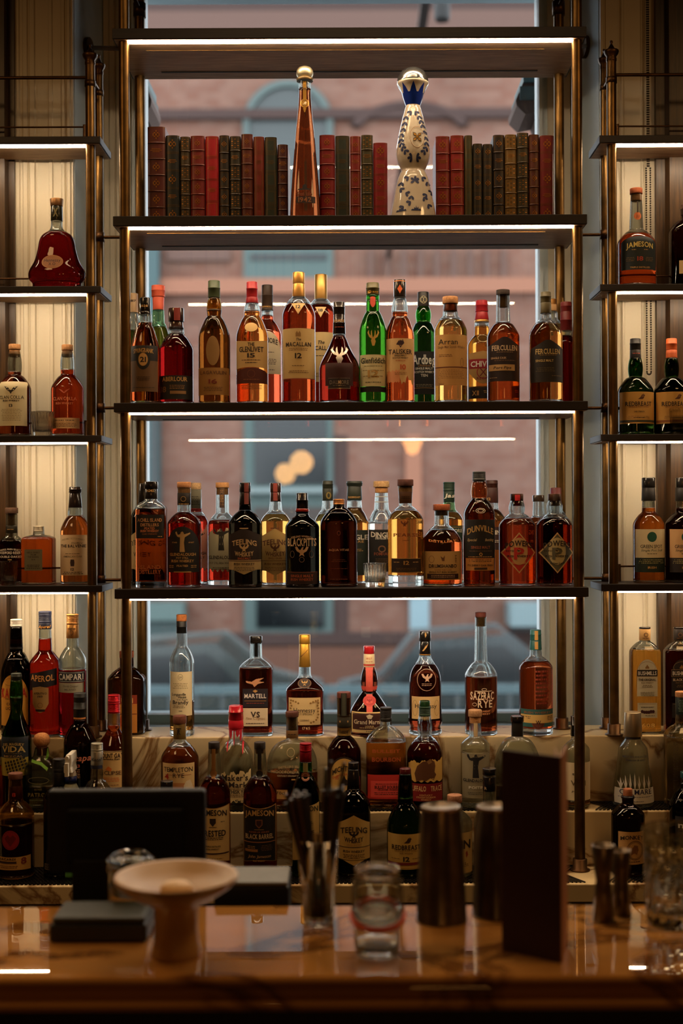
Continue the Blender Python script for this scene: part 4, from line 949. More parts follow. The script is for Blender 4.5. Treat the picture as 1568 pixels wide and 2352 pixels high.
B('red amber bottle with wooden cap and grey cream saint label', 'd', 3.37, 511, 66, 1180, 1206, (1120, 29, 30), cork(1108, 1120, 31, (204, 152, 96), 1136, 26)+[], (204, 44, 26), 1194,
  [('neck_strip', 1108, 1166, 11, (64, 44, 32), 'rect', [G(1112, 8, GI, n=14, h=1.3)]), ('label', 1211, 1314, 64, (186, 176, 138), 'torn', [P(SAINT, (40, 36, 28), 0, 1238, 1.15), T('GLENDALOUGH', 1279, 8, 60, WL), T('POT STILL IRISH WHISKEY', 1292, 5, 56, WL, wt=0), G(1302, 50, (70, 60, 40), n=2)])], base=.014, group=GD)
B('black bottle with black pointed bird label over a cream band', 'd', 3.28, 563, 77, 1175, 1204, (1158, 26, 30), [(1108, 1130, 26, 26, (20, 16, 14), 'g', R(4, 1110, 1130, 10, (112, 44, 34))), (1130, 1160, 24, 28, (20, 16, 14), 'g', R(4, 1131, 1158, 10, (104, 40, 30)))], (40, 24, 14), 1172,
  [('label', 1212, 1318, 75, (186, 160, 108), 'teeb', [R(0, 1212, 1288, 75, (40, 26, 20), 'peak')]+TE(0, (206, 170, 118), (190, 100, 60), 'SINGLE MALT')+[R(0, 1285, 1286.5, 75, (200, 170, 120)), T('IRISH WHISKEY', 1294, 5.5, 48, WL), G(1301, 56, (90, 74, 50), n=3)])], gl=(70, 44, 26), group=GD)
B('pale golden bottle with red striped dark capsule and cream bird label', 'd', 3.37, 633, 70, 1174, 1200, (1150, 25, 31), [(1109, 1130, 26, 26, (50, 32, 26), 'g', R(0, 1110, 1130, 10, (130, 50, 40))), (1130, 1152, 24, 26, (46, 30, 26), 'g', R(0, 1131, 1150, 10, (120, 46, 36)))], (240, 170, 76), 1180,
  [('label', 1213, 1320, 68, (196, 160, 92), 'teeb', TE(0, (96, 52, 26), (130, 84, 40), 'SINGLE GRAIN', 62)+[R(0, 1286, 1287.5, 68, (130, 90, 50)), T('IRISH WHISKEY', 1294, 5.5, 50, (110, 66, 30)), G(1301, 56, (130, 96, 56), n=3)])], group=GD)
B('short black bottle with white printed bird lettering and red neck ring', 'd', 3.275, 694, 78, 1186, 1212, (1170, 28, 32), [(1132, 1170, 26, 28, (22, 18, 16), 'gb'), (1168, 1175, 31, 33, (120, 26, 18), 'g')], (30, 20, 16), 1180,
  [('lettering', 1215, 1300, 70, None, 'rect', [T('TEELING WHISKEY', 1231, 4.5, 50, (190, 150, 110), arc=4), T('BLACKPITTS', 1244, 18, 66, (206, 172, 130)), P([(a*1.2, b*1.2) for a, b in BIRD], (200, 160, 116), 0, 1264), O(-22, 1272, 5, 8, (120, 90, 60)), O(22, 1272, 5, 8, (120, 90, 60)), O(0, 1284, 6, 6, (150, 110, 80))]), ('lower_label', 1312, 1340, 72, (44, 22, 16), 'rect', [T('SINGLE MALT', 1321, 6, 52, (170, 80, 40)), T('IRISH WHISKEY', 1329, 6, 52, (170, 80, 40)), R(0, 1312, 1313, 70, (150, 80, 50))])], gl=(60, 40, 26), group=GD)
B('pale gold bottle with dark green capsule, behind the short black bottle', 'd', 3.44, 753, 62, 1172, 1200, (1148, 25, 29), [(1104, 1122, 25, 25, (44, 48, 34), 'b'), (1122, 1150, 26, 26, (40, 44, 30), '', O(2, 1138, 6, 8, (130, 110, 50), 3))], (240, 190, 96), 1180, [], group=GD)
B('flat black flask with copper screw cap reading in small pale letters', 'd', 3.28, 778, 84, 1166, 1202, (1158, 26, 28), [(1146, 1159, 27, 27, (176, 120, 70), 'mr')], (56, 16, 10), 1176,
  [('lettering', 1255, 1330, 70, None, 'rect', [T('AQUA VITAE', 1262, 5, 46, (206, 160, 120), wt=0), G(1284, 36, (90, 44, 30), n=2), G(1304, 40, (90, 44, 30), n=1), O(0, 1224, 4, 5, (110, 60, 40)), G(1328, 46, (110, 60, 40))])], gl=(70, 30, 18), sq=3, dr=.7, group=GD)
B('amber bottle with wide dark green cap and green label, in the second row', 'd', 3.43, 814, 66, 1172, 1206, (1148, 32, 36), [(1105, 1116, 37, 37, (40, 46, 36), 'b'), (1116, 1148, 33, 36, (44, 50, 38), '', T('REDBREAST', 1142, 4, 28, GI))], (232, 150, 60), 1166,
  [('label', 1217, 1320, 62, (34, 42, 32), 'rect', [T('EAGLE', 1233, 11, 54, WHT, x=4), T('RARE', 1243, 5, 30, GI, x=6), G(1260, 40, GI, n=2)])], group=GD)
B('clear ribbed neck bottle with pale wooden stopper and black label', 'd', 3.42, 876, 62, 1172, 1206, (1120, 27, 34), cork(1105, 1119, 37, (220, 178, 122), 1132, 30), (242, 238, 226), 1200,
  [('neck_rings', 1135, 1168, 30, None, 'rect', [R(0, 1140, 1141.5, 28, (200, 190, 170)), R(0, 1152, 1153.5, 34, (200, 190, 170))]), ('label', 1216, 1312, 60, (24, 20, 18), 'rect', [T('DINGLE', 1228, 12, 50, WHT, arc=-2), T('DISTILLERY', 1236, 4, 30, WHT), O(0, 1260, 9, 8, (130, 90, 60), 3), T('FOMHAR', 1271, 7, 36, (150, 80, 50)), G(1282, 30, (110, 80, 50), n=3)])], group=GD, base=.012)
B('tall wide amber bottle with brown cap, thick clear foot and 12 band', 'd', 3.275, 931, 82, 1163, 1196, (1114, 35, 29), cork(1101, 1116, 37, (84, 40, 26), 1130, 30)+[(1128, 1156, 30, 30, (110, 64, 30), '', G(1140, 20, (50, 26, 14), n=2))], (238, 158, 62), 1172,
  [('lettering', 1190, 1250, 60, None, 'rect', [T('PEARSE', 1228, 8, 58, (130, 66, 26)), P(BIRD, (120, 60, 24), -4, 1202, .7), G(1240, 20, (120, 60, 24))]), ('label', 1281, 1314, 68, (44, 26, 18), 'rect', [T('12', 1291, 9, 13, GI), G(1289, 14, GI, x=-22), G(1289, 14, GI, x=22), G(1303, 50, (110, 80, 40), n=2), R(0, 1281, 1282, 66, GI), R(0, 1312, 1313, 66, GI)])], base=.029, group=GD)
B('squat round amber bottle with wooden cap and cream square label', 'd', 3.285, 1014, 92, 1208, 1248, (1172, 32, 34), cork(1158, 1172, 39, (180, 96, 50), 1184, 28), (214, 96, 36), 1216,
  [('embossed_lettering', 1225, 1250, 70, None, 'rect', [T('DISTILLERY', 1243, 5, 64, (240, 150, 80), arc=-3)]), ('label', 1265, 1330, 86, (208, 166, 100), 'rect', [O(-26, 1283, 6, 8, (120, 80, 50)), P([(-2, 1287), (-6, 1276), (0, 1280), (4, 1274), (3, 1287)], (120, 80, 50)), G(1274, 4, (60, 40, 20), x=30, n=5), T('DRUMSHANBO', 1298, 8, 64, WL), T('TAWNY PORT CASK', 1307, 4, 40, (150, 96, 50)), T('SINGLE POT IRISH WHISKEY', 1312, 4, 64, WL), R(0, 1316, 1327, 72, (56, 30, 28)), G(1319, 66, (200, 160, 120), n=2)])], group=GD)
B('green capped amber bottle with green label, behind the squat wooden capped bottle', 'd', 3.43, 1031, 64, 1172, 1196, (1152, 26, 30), [(1107, 1128, 27, 27, (24, 52, 36), 'r'), (1128, 1153, 26, 26, (22, 48, 34), '', T('Jas', 1138, 9, 24, WHT, it=1))], (226, 140, 50), 1176,
  [('label', 1207, 1318, 62, (30, 56, 40), 'rect', [T('TULLAMORE', 1218, 8, 60, WHT), T('D.E.W.', 1240, 10, 30, WHT), R(0, 1210, 1211, 60, GI)])], gl=(180, 200, 170), group=GD)
B('tallest dark bottle of the row with black arched gold lettered label', 'd', 3.27, 1100, 72, 1148, 1182, (1106, 31, 34, 38), [(1083, 1104, 30, 31, (32, 32, 26), 'r'), (1102, 1108, 26, 26, BL, '')], (164, 60, 24), 1144,
  [('neck_oval', 1167, 1180, 22, None, 'rect', [O(0, 1173, 11, 6, (230, 214, 190)), O(0, 1173, 7, 3.5, (230, 214, 190))]), ('label', 1193, 1280, 70, (28, 26, 24), 'rect', [T('DUNVILLE', 1212, 14, 60, (206, 164, 96), arc=9), T("Special", 1239, 6, 20, (190, 160, 110), x=-20, it=1), T('Bottling', 1239, 6, 20, (190, 160, 110), x=20, it=1), T('SINGLE MALT', 1256, 6.5, 44, (160, 90, 60)), G(1264, 54, (110, 84, 60), n=1), O(0, 1272, 4, 4, GI, 2), G(1277, 56, GI)]), ('lower_label', 1281, 1309, 66, (196, 134, 66), 'rect', [G(1284, 56, WL, n=2), T('PX SHERRY CASK FINISH', 1297, 4.5, 58, WL), R(0, 1302, 1307, 30, (60, 40, 24))])], gl=(205, 150, 110), group=GD)
B('amber bottle with dark maroon capsule, in the second row behind the tallest bottle', 'd', 3.44, 1129, 66, 1172, 1200, (1153, 28, 32), [(1103, 1120, 28, 28, (62, 26, 18), 'b'), (1120, 1155, 29, 30, (66, 28, 20), '', T('12', 1146, 6, 8, GI, x=-8))], (226, 136, 52), 1170,
  [('label', 1210, 1262, 60, (60, 34, 28), 'rect', [T('TEELING', 1222, 10, 56, WHT), G(1240, 50, WHT, n=2)])], group=GD)
def powers(cx, c1, c2, tc, lab, strip_, liq):
    B(lab, 'd', 3.28, cx, 83, 1180, 1208, (1148, 27, 33, 37), [(1134, 1150, 30, 30, (70, 44, 30), 'm', R(0, 1134, 1150, 12, strip_)), (1150, 1162, 22, 24, (90, 50, 30), '', R(0, 1150, 1162, 10, strip_))], liq, 1190,
      [('label', 1222, 1315, 80, (214, 180, 122), 'dia', [R(0, 1226, 1311, 73, c1, 'dia'), R(0, 1234, 1296, 40, c2, 'ell'), T('P', 1269, 27, 24, c1), T('POWERS', 1246, 13, 62, tc, arc=7), T('IRISH WHISKEY', 1276, 5, 54, WL), T('ESTD 1791', 1264, 4, 30, WL, x=-14), T('GOLD LABEL' if strip_[0] > 150 else 'Johns Lane', 1292, 5, 34, tc if strip_[0] < 150 else (230, 180, 110), arc=-2, it=0 if strip_[0] > 150 else 1)])], group=GD)
powers(1186.5, (196, 48, 38), (214, 170, 116), (40, 24, 20), 'amber red bottle with red diamond label', (190, 30, 36), (206, 86, 36))
powers(1273, (92, 88, 66), (196, 180, 130), (40, 30, 22), 'dark amber bottle with grey cream diamond label, last before the right post', (60, 40, 24), (176, 56, 22))
B('bottle neck with small black cap showing between the two diamond label bottles', 'd', 3.43, 1236, 56, 1186, 1206, (1150, 24, 28), [(1137, 1152, 27, 27, (56, 44, 34), 'g')], (200, 110, 60), 1188, [], group=GD)
B('dark red capped bottle behind the last diamond label bottle', 'd', 3.44, 1276, 58, 1172, 1200, (1156, 24, 28), [(1120, 1156, 25, 26, (96, 20, 26), 'b')], (150, 40, 30), 1180, [], group=GD)
# ------------------------------------------------------------------ marble ledge row
GK = 'brandy and liqueur bottles on the marble ledge'
K = dict(group=GK)
B('dark brown square bottle behind the left brass post on the ledge', 'K', 3.43, 291, 84, 1534, 1560, (1510, 32, 32), [(1495, 1510, 33, 33, (150, 74, 30), 'c'), (1510, 1524, 31, 31, (140, 70, 30), '')], (110, 48, 18), 1545,
  [('label', 1592, 1678, 58, (206, 134, 54), 'rect', [R(0, 1592, 1612, 58, (150, 50, 24)), T('RUM', 1604, 12, 40, (232, 180, 110)), P([(-16, 1660), (-8, 1640), (6, 1636), (16, 1655), (6, 1668)], (190, 80, 30)), R(0, 1634, 1636, 56, (120, 50, 20))])], gl=(130, 70, 40), sq=4, dr=.8, name='rum_bottle', cat='rum bottle', **K)
B('tall slim clear brandy bottle with small cork and tall cream label', 'K', 3.40, 417.5, 56, 1486, 1520, (1428, 23, 26), cork(1411, 1426, 24, (196, 120, 60))+[(1426, 1454, 24, 23, BL, 'b')], (214, 146, 64), 1608,
  [('label', 1540, 1640, 50, (226, 206, 160), 'rect', [O(0, 1552, 6, 7, (120, 100, 70)), T('LH', 1552, 5, 6, (90, 70, 50)), G(1566, 36, (160, 140, 100), n=4), T('Longueville', 1591, 6, 32, WL, x=-4), T('House', 1597, 6, 18, WL, x=4), T('Irish Apple', 1603, 4, 24, WL, x=4, wt=0), T('Brandy', 1609, 9, 36, WL), G(1617, 30, (120, 100, 70), x=-4, n=2), T('2015', 1629, 3, 8, WL)])], base=.016, name='brandy_bottle', cat='brandy bottle', **K)
B('square dark cognac bottle with black cap and white lower label', 'K', 3.40, 588, 76, 1512, 1534, (1476, 26, 28), [(1460, 1476, 29, 29, BL, 'g'), (1470, 1508, 11, 11, (40, 26, 14), '', R(0, 1478, 1506, 9, (30, 22, 18)))], (150, 46, 20), 1530,
  [('bird_engraving', 1552, 1575, 46, None, 'rect', [P([(-22, 1560), (-8, 1562), (2, 1556), (20, 1553), (8, 1561), (22, 1563), (6, 1567), (-2, 1574), (-6, 1568), (-20, 1564)], (196, 140, 100))]), ('upper_label', 1578, 1620, 58, (30, 24, 32), 'rect', [T('MARTELL', 1594, 10, 50, (230, 220, 206)), R(0, 1605, 1606, 50, (170, 120, 60)), G(1610, 44, (150, 70, 50)), P([(-6, 1583), (0, 1580), (6, 1583), (0, 1587)], GI)]), ('lower_label', 1622, 1663, 57, (226, 206, 170), 'rect', [T('VS', 1636, 13, 21, WL), T('Fine Cognac', 1645, 6, 44, (170, 140, 100), it=1, wt=0), G(1656, 48, WL, n=1)])], sq=5, dr=.8, name='cognac_bottle', cat='cognac bottle', base=.01, **K)
B('cognac bottle with long gold capsule and cream label framed by vine leaves', 'K', 3.40, 700, 86, 1552, 1584, (1528, 26, 28), [(1457, 1478, 26, 26, (216, 160, 62), 'm'), (1478, 1531, 25, 27, (220, 166, 66), 'm', P([(-9, 1506), (0, 1498), (8, 1490), (8, 1492), (0, 1500), (-8, 1508)], (130, 84, 30)))], (164, 44, 18), 1556,
  [('neck_oval', 1556, 1577, 32, (40, 24, 16), 'ell', [O(0, 1566, 15, 9.5, (150, 100, 60)), P(BIRD, GI, 0, 1565, .6)]), ('label', 1598, 1660, 73, (222, 190, 134), 'rect', [T('Hennessy', 1626, 11, 50, WL, wt=0), T('VERY SPECIAL', 1635, 4.5, 40, (120, 96, 60), x=-2), T('COGNAC', 1649, 4, 22, (120, 96, 60))]+[R(sx*x_, y_, y_+4.5, 4.6, (150, 112, 54), 'ell') for sx in (-1, 1) for x_, y_ in ((31, 1602), (26, 1603), (20, 1605), (14, 1608), (32, 1608), (30, 1614), (32, 1620), (31, 1627), (32, 1634), (30, 1641), (27, 1646), (21, 1650), (15, 1652))]), ('lettering', 1663, 1672, 30, None, 'rect', [T('1765', 1667, 6, 18, (220, 180, 130), x=4)])], sq=2.8, dr=.8, name='cognac_bottle', cat='cognac bottle', k=.2, **K)
B('round dark liqueur bottle with coral ribbon, wax seal and red cap', 'K', 3.40, 848, 91, 1590, 1640, (1530, 25, 32, 39), [(1483, 1501, 25, 25, (176, 26, 34), 'g'), (1501, 1531, 25, 27, (232, 206, 160), '', T('1827', 1511, 4, 14, (200, 110, 80)), G(1518, 18, (200, 110, 80)), R(0, 1524, 1528, 26, (196, 60, 44)))], (110, 34, 16), 1538,
  [('ribbon', 1531, 1586, 16, (226, 92, 76), 'rect', [P([(-9, 1531), (9, 1531), (2, 1576), (-2, 1576)], (232, 100, 84))]), ('ribbon_band', 1574, 1583, 38, (222, 82, 68), 'wave', []), ('ribbon_tail', 1592, 1634, 14, (226, 92, 76), 'rect', []), ('wax_seal', 1594, 1618, 30, (206, 60, 54), 'ell', [O(0, 1606, 11, 9, (170, 36, 36)), P(BIRD, (170, 36, 36), 0, 1605, .5)]),
   ('label', 1630, 1677, 82, (226, 194, 130), 'rect', [R(0, 1633, 1670, 78, (64, 24, 16)), T('Grand Marnier', 1652, 10, 72, (226, 206, 170)), T('LIQUEUR', 1662, 3.5, 20, (226, 194, 130)), G(1665, 50, (226, 194, 130)), T('PARIS', 1673.5, 3, 16, WL), P([(-8, 1638), (0, 1635), (8, 1638), (4, 1645), (-4, 1645)], (226, 206, 170))])], k=.45, gl=(170, 100, 70), name='liqueur_bottle', cat='liqueur bottle', **K)
B('tapering cognac bottle with black and gold neck, embossed disc and cream label', 'K', 3.40, 976, 76, 1500, 1560, (1500, 26, 28), [(1449, 1472, 27, 27, BL, 'g', P([(-1, 1452), (2, 1452), (3, 1458), (0, 1464), (-1, 1458)], GI)), (1472, 1502, 25, 27, BL, 'g', P([(-7, 1494), (0, 1484), (7, 1477), (3, 1486), (-4, 1494)], GI)), (1501, 1504, 27, 27, GLD, 'm') if False else (1501, 1504, 27, 27, (206, 150, 70), 'm')], (140, 40, 18), 1524,
  [('embossed_disc', 1532, 1584, 48, None, 'rect', [O(2, 1558, 22, 25, (190, 150, 120), 1.2), P(BIRD, (200, 160, 130), 3, 1552, 1.0), G(1566, 26, (190, 150, 120), x=2, n=2)]), ('label', 1596, 1647, 64, (222, 184, 124), 'rect', [T('Hennessy', 1617, 10, 50, WL, wt=0), T('VSOP', 1628, 5, 16, (150, 110, 60)), O(-25, 1622, 6, 18, (170, 130, 66)), O(25, 1622, 6, 18, (170, 130, 66))])], prof=[(1504, 26), (1512, 30), (1522, 42), (1536, 60), (1552, 70), (1575, 73), (1640, 76), (1658, 78), (1668, 70), (1680, 76), (1688, 72)], name='cognac_bottle', cat='cognac bottle', dr=.85, base=.012, **K)
B('tall long necked rye bottle with white curly lettering printed on glass', 'K', 3.40, 1104, 74, 1520, 1552, (1416, 26, 30, 27), cork(1406, 1417, 25, (96, 36, 22), 1438, 20), (176, 66, 26), 1551,
  [('lettering', 1570, 1640, 60, None, 'rect', [T('SAZERAC', 1593, 18, 54, (232, 206, 170), arc=0), R(2, 1582, 1583.5, 40, (232, 206, 170)), O(4, 1579, 6, 3, (232, 206, 170)), T('RYE', 1611, 17, 34, (232, 206, 170), x=6), O(-18, 1613, 5, 4, (232, 206, 170)), T('STRAIGHT', 1628, 4, 28, (220, 150, 100), x=4), T('WHISKEY', 1634, 4, 28, (220, 150, 100), x=4)])], base=.012, **K)
B('round shouldered amber bottle with teal capsule and teal and cream lower label', 'K', 3.40, 1230, 77, 1508, 1534, (1490, 26, 29), [(1446, 1470, 25, 26, (34, 96, 92), 'b', R(0, 1448, 1469, 8, (190, 140, 70))), (1470, 1492, 26, 28, (34, 92, 88), '', R(0, 1470, 1490, 8, (190, 140, 70)))], (216, 92, 34), 1516,
  [('embossing', 1530, 1615, 40, None, 'rect', [G(1536+i*9, 34, (130, 44, 20), x=10, n=1, h=5) for i in range(9)]), ('label', 1624, 1664, 74, (40, 92, 88), 'rect', [T('IRISH WHISKEY', 1631, 5, 62, (150, 90, 60)), R(0, 1636, 1655, 74, (214, 174, 100)), G(1640, 18, WL, x=-26, n=2), G(1640, 14, WL, x=28, n=3)]), ('wax_disc', 1637, 1669, 30, (110, 50, 30), 'ell', [O(0, 1653, 12, 13, (60, 26, 16)), T('W', 1653, 9, 12, (60, 26, 16))])], base=.018, **K)
B('dark coffee liqueur bottle with white cap and yellow arched label', 'K', 3.40, 38, 69, 1498, 1545, (1440, 26, 30), [(1422, 1438, 27, 27, (214, 204, 186), 'r'), (1438, 1467, 24, 27, (20, 16, 14), 'r'), (1467, 1478, 27, 27, (214, 122, 50), '', G(1471, 22, (100, 40, 20), n=1)), (1478, 1490, 28, 30, (20, 16, 14), '')], (34, 20, 12), 1510,
  [('label', 1546, 1662, 62, (222, 160, 60), 'dome', [T('KAHLUA', 1587, 22, 58, (190, 40, 26)), G(1600, 40, WL, n=1), T('COFFEE', 1612, 6, 30, WL), T('LIQUEUR', 1622, 6, 34, WL), O(0, 1562, 22, 9, (150, 90, 40))])], gl=(60, 40, 24), name='liqueur_bottle', cat='liqueur bottle', **K)
B('bright orange red aperitif bottle with navy cap and slanted navy label', 'K', 3.40, 104, 72, 1496, 1524, (1442, 27, 32), [(1404, 1412, 30, 30, (26, 34, 66), 'r'), (1412, 1430, 29, 30, (24, 32, 62), 'r'), (1430, 1444, 30, 30, (22, 28, 52), '', T('Aperol', 1438, 7, 26, (226, 160, 70), it=1))], (232, 46, 26), 1466,
  [('banner', 1532, 1576, 62, (28, 24, 32), 'diag', [T('APEROL', 1554, 14, 54, (236, 170, 96), arc=-3)]), ('lower_label', 1572, 1632, 38, (176, 140, 84), 'shield', [T('APERITIVO', 1588, 5, 30, WL), T('1919', 1595, 5, 12, WL), O(0, 1615, 6, 6, (110, 70, 40)), R(0, 1624, 1629, 22, (40, 26, 24))], -4)], name='aperitif_bottle', cat='aperitif bottle', k=.4, **K)
B('red aperitif bottle with gold ribbed cap and dark blue lettered band', 'K', 3.39, 167, 63, 1486, 1518, (1462, 27, 28), [(1410, 1434, 28, 28, (206, 150, 86), 'mr'), (1434, 1465, 28, 29, (196, 140, 74), 'm', T('CAMPARI', 1443, 4, 18, WL), O(0, 1452, 5, 6, (130, 84, 40), 2))], (224, 24, 30), 1536,
  [('label', 1539, 1564, 60, (30, 32, 40), 'rect', [T('CAMPARI', 1551, 14, 56, (232, 226, 210)), R(0, 1541, 1542.2, 60, (190, 190, 180)), R(0, 1561, 1562.2, 60, (190, 190, 180))]), ('lower_label', 1565, 1587, 58, (170, 164, 140), 'rect', [T('Davide Campari', 1572, 5, 34, (90, 90, 80), it=1, wt=0), T('MILANO', 1580, 4, 26, (90, 90, 80), wt=0)])], name='aperitif_bottle', cat='aperitif bottle', **K)
def bush(cx, d, lc, bc, liq, cap_c, l2, lab):
    B(lab, 'K', d, cx, 68, 1474, 1498, (1466, 22, 25), [(1440, 1444, 26, 26, (24, 20, 18), 'g'), (1443, 1470, 26, 26, cap_c, '', O(0, 1457, 5, 5, (110, 70, 34), 1.5), G(1464, 18, (110, 70, 34)))], liq, 1490,
      [('label', 1512, 1596, 47, lc, 'dome', [O(0, 1530, 19, 13, (150, 120, 80)), P([(-5, 1531), (0, 1524), (5, 1531), (4, 1533), (-4, 1533)], (150, 110, 60)), R(0, 1535, 1551, 48, (150, 120, 80)), R(0, 1536, 1550, 47, (26, 22, 22)), T('BUSHMILLS', 1543, 9, 42, (230, 220, 200)), T(l2, 1558, 5.5, 40, WL if bc else (220, 200, 170)), T('IRISH WHISKEY', 1565, 3, 28, (120, 100, 70)), G(1570, 24, (120, 100, 70), n=2), G(1586, 34, (150, 140, 110), n=3)]),
       ('lower_label', 1611, 1645, 45, lc, 'rect', [R(0, 1613, 1614, 40, (150, 120, 80)), T("WORLDS OLDEST", 1621, 3, 30, WL)]+[R(x_, 1627+(abs(x_) < 8)*1.5, 1634+(abs(x_) < 8)*1.5, 7, (60, 20, 24), 'ell') for x_ in (-12, -7, -2, 3, 8, 13)]+[G(1639, 26, (110, 90, 60), x=6)]), ('embossed_number', 1655, 1668, 36, None, 'rect', [T('1608', 1662, 9, 34, (240, 190, 100))])], sq=5, dr=.7, **K)
bush(1480.5, 3.40, (206, 196, 164), True, (242, 180, 76), (206, 160, 96), 'THE ORIGINAL', 'square golden whiskey bottle with cream cap and arched cream label, right side of ledge')
bush(1559, 3.40, (34, 26, 24), False, (170, 60, 26), (40, 32, 26), 'BLACK BUSH', 'square dark amber bottle with black cap and black arched label at the right edge')
# ------------------------------------------------------------------ middle step row
GM = 'bourbon and spirit bottles on the middle marble step'
K = dict(group=GM); MD = 3.311
B('whiskey bottle with cork, cream neck band and cream label of two men', 'M', MD, 413, 86, 1704, 1742, (1660, 29, 30), cork(1643, 1661, 31, (116, 62, 38))+[(1660, 1696, 29, 29, (214, 168, 92), '', T('R', 1679, 12, 8, WL), T('T', 1675, 10, 12, WL, x=-1))], (226, 120, 48), 1712,
  [('label', 1746, 1812, 73, (226, 190, 130), 'rect', [T('TEMPLETON', 1760, 11, 66, WL, wt=0), T('4', 1776, 14, 10, (170, 40, 24), x=-26), T('RYE', 1773, 10, 26, WL, x=2, wt=0), R(0, 1772, 1773, 60, (170, 90, 50)), R(0, 1790, 1812, 70, (206, 140, 84), 'dome'), P([(14, 1812), (14, 1796), (20, 1786), (28, 1784), (34, 1800), (34, 1812)], (232, 214, 180)), P([(-22, 1792), (-14, 1788), (-12, 1796), (-20, 1798)], (40, 30, 26)), P([(-8, 1812), (-2, 1804), (10, 1804), (14, 1812)], (60, 40, 30))])], **K)
B('clear square bottle with dripping red wax cap and torn cream label', 'M', MD, 542, 78, 1702, 1738, (1640, 30, 34), [(1620, 1652, 32, 35, (200, 34, 48), 'gb'), (1652, 1672, 34, 36, (204, 36, 50), 'g')], (232, 160, 70), 1838,
  [('wax_drips', 1668, 1730, 40, None, 'rect', [R(x_, 1668, y_, w_, (204, 30, 48), 'shield') for x_, y_, w_ in ((-18, 1722, 4), (-11, 1694, 7), (-3, 1708, 3), (5, 1690, 8), (12, 1700, 5), (18, 1726, 4))]+[R(0, 1666, 1676, 36, (204, 32, 50))]), ('label', 1763, 1838, 72, (226, 200, 146), 'torn', [T("Maker's", 1779, 14, 60, WL), T('Mark', 1795, 13, 44, WL, x=8), O(-22, 1795, 6, 7, WL), T('WHISKY', 1811, 9, 40, WL), G(1804, 50, (90, 60, 40)), G(1818, 44, (90, 60, 40), n=2), T('45 vol.', 1831, 5, 24, WL, x=12)])], sq=3, dr=.9, base=.012, **K)
B('wide flat oval clear bottle with wooden cap, half full of amber', 'M', MD, 671, 116, 1700, 1758, (1642, 26, 28), cork(1634, 1646, 30, (96, 50, 30), 1676, 20)+[(1676, 1694, 28, 28, (120, 84, 44), '', G(1684, 20, WL))], (240, 140, 62), 1770,
  [('lettering', 1700, 1790, 70, None, 'rect', [O(-2, 1723, 9, 10, (200, 170, 120)), T("DISTILLERS SELECT", 1754, 5, 60, (214, 180, 130), arc=3), T('WOODFORD RESERVE', 1766, 6, 96, (222, 190, 140)), T('KENTUCKY STRAIGHT BOURBON', 1775, 4, 66, (230, 200, 160)), R(4, 1782, 1785, 9, (220, 170, 90))]), ('side_label', 1807, 1828, 32, (206, 160, 96), 'rect', [T('70cl', 1814, 7, 20, WL, wt=0)], -26)], sq=2.6, dr=.6, k=1.0, base=.01, **K)
B('dark bottle with starred neck band and cream oval label, middle step', 'M', MD, 790, 78, 1692, 1728, (1602, 32, 32, 31), cork(1589, 1602, 32, (110, 50, 34), 1640, 22)+[(1644, 1668, 31, 32, (50, 46, 34), '', P([(-9, 1652), (-7, 1655), (-9, 1658), (-11, 1655)], GI), P([(9, 1652), (11, 1655), (9, 1658), (7, 1655)], GI)), (1670, 1688, 31, 32, (196, 160, 84), '', G(1676, 24, WL, n=2))], (120, 28, 16), 1690,
  [('neck_strip', 1590, 1642, 13, (40, 38, 30), 'rect', [R(0, 1590, 1642, 8, (70, 70, 54))]), ('label', 1731, 1830, 68, (52, 34, 26), 'dome', [R(0, 1735, 1832, 62, (222, 176, 92), 'dome'), T("MICHTERS", 1757, 12, 54, WL, arc=12), T('SMALL BATCH', 1770, 5, 40, (200, 90, 50), arc=8), T('1753', 1780, 6, 14, (200, 90, 50), x=-20), P([(-8, 1796), (-4, 1782), (0, 1772), (4, 1782), (10, 1786), (10, 1796)], WL)])], gl=(190, 170, 140), **K)
B('flat orange amber bottle with black cap and tilted coral red label', 'M', MD, 886, 91, 1668, 1700, (1654, 24, 28), [(1624, 1656, 27, 27, (30, 26, 22), 'r')], (255, 168, 62), 1702,
  [('embossed_lettering', 1710, 1765, 70, None, 'rect', [T('BULLEIT', 1720, 8, 64, (200, 90, 30)), T('BOURBON', 1739, 10, 66, (196, 84, 30))]), ('label', 1774, 1829, 86, (204, 52, 44), 'rect', [R(2, 1788, 1825, 76, (236, 84, 74)), T('BULLEIT BOURBON', 1802, 7, 64, (60, 20, 22), x=5), T('FRONTIER WHISKEY', 1808, 3.5, 48, (60, 20, 22), x=5), G(1794, 60, (70, 24, 26)), G(1814, 62, (70, 24, 26), n=2)])], sq=3.4, dr=.62, base=.008, **K)
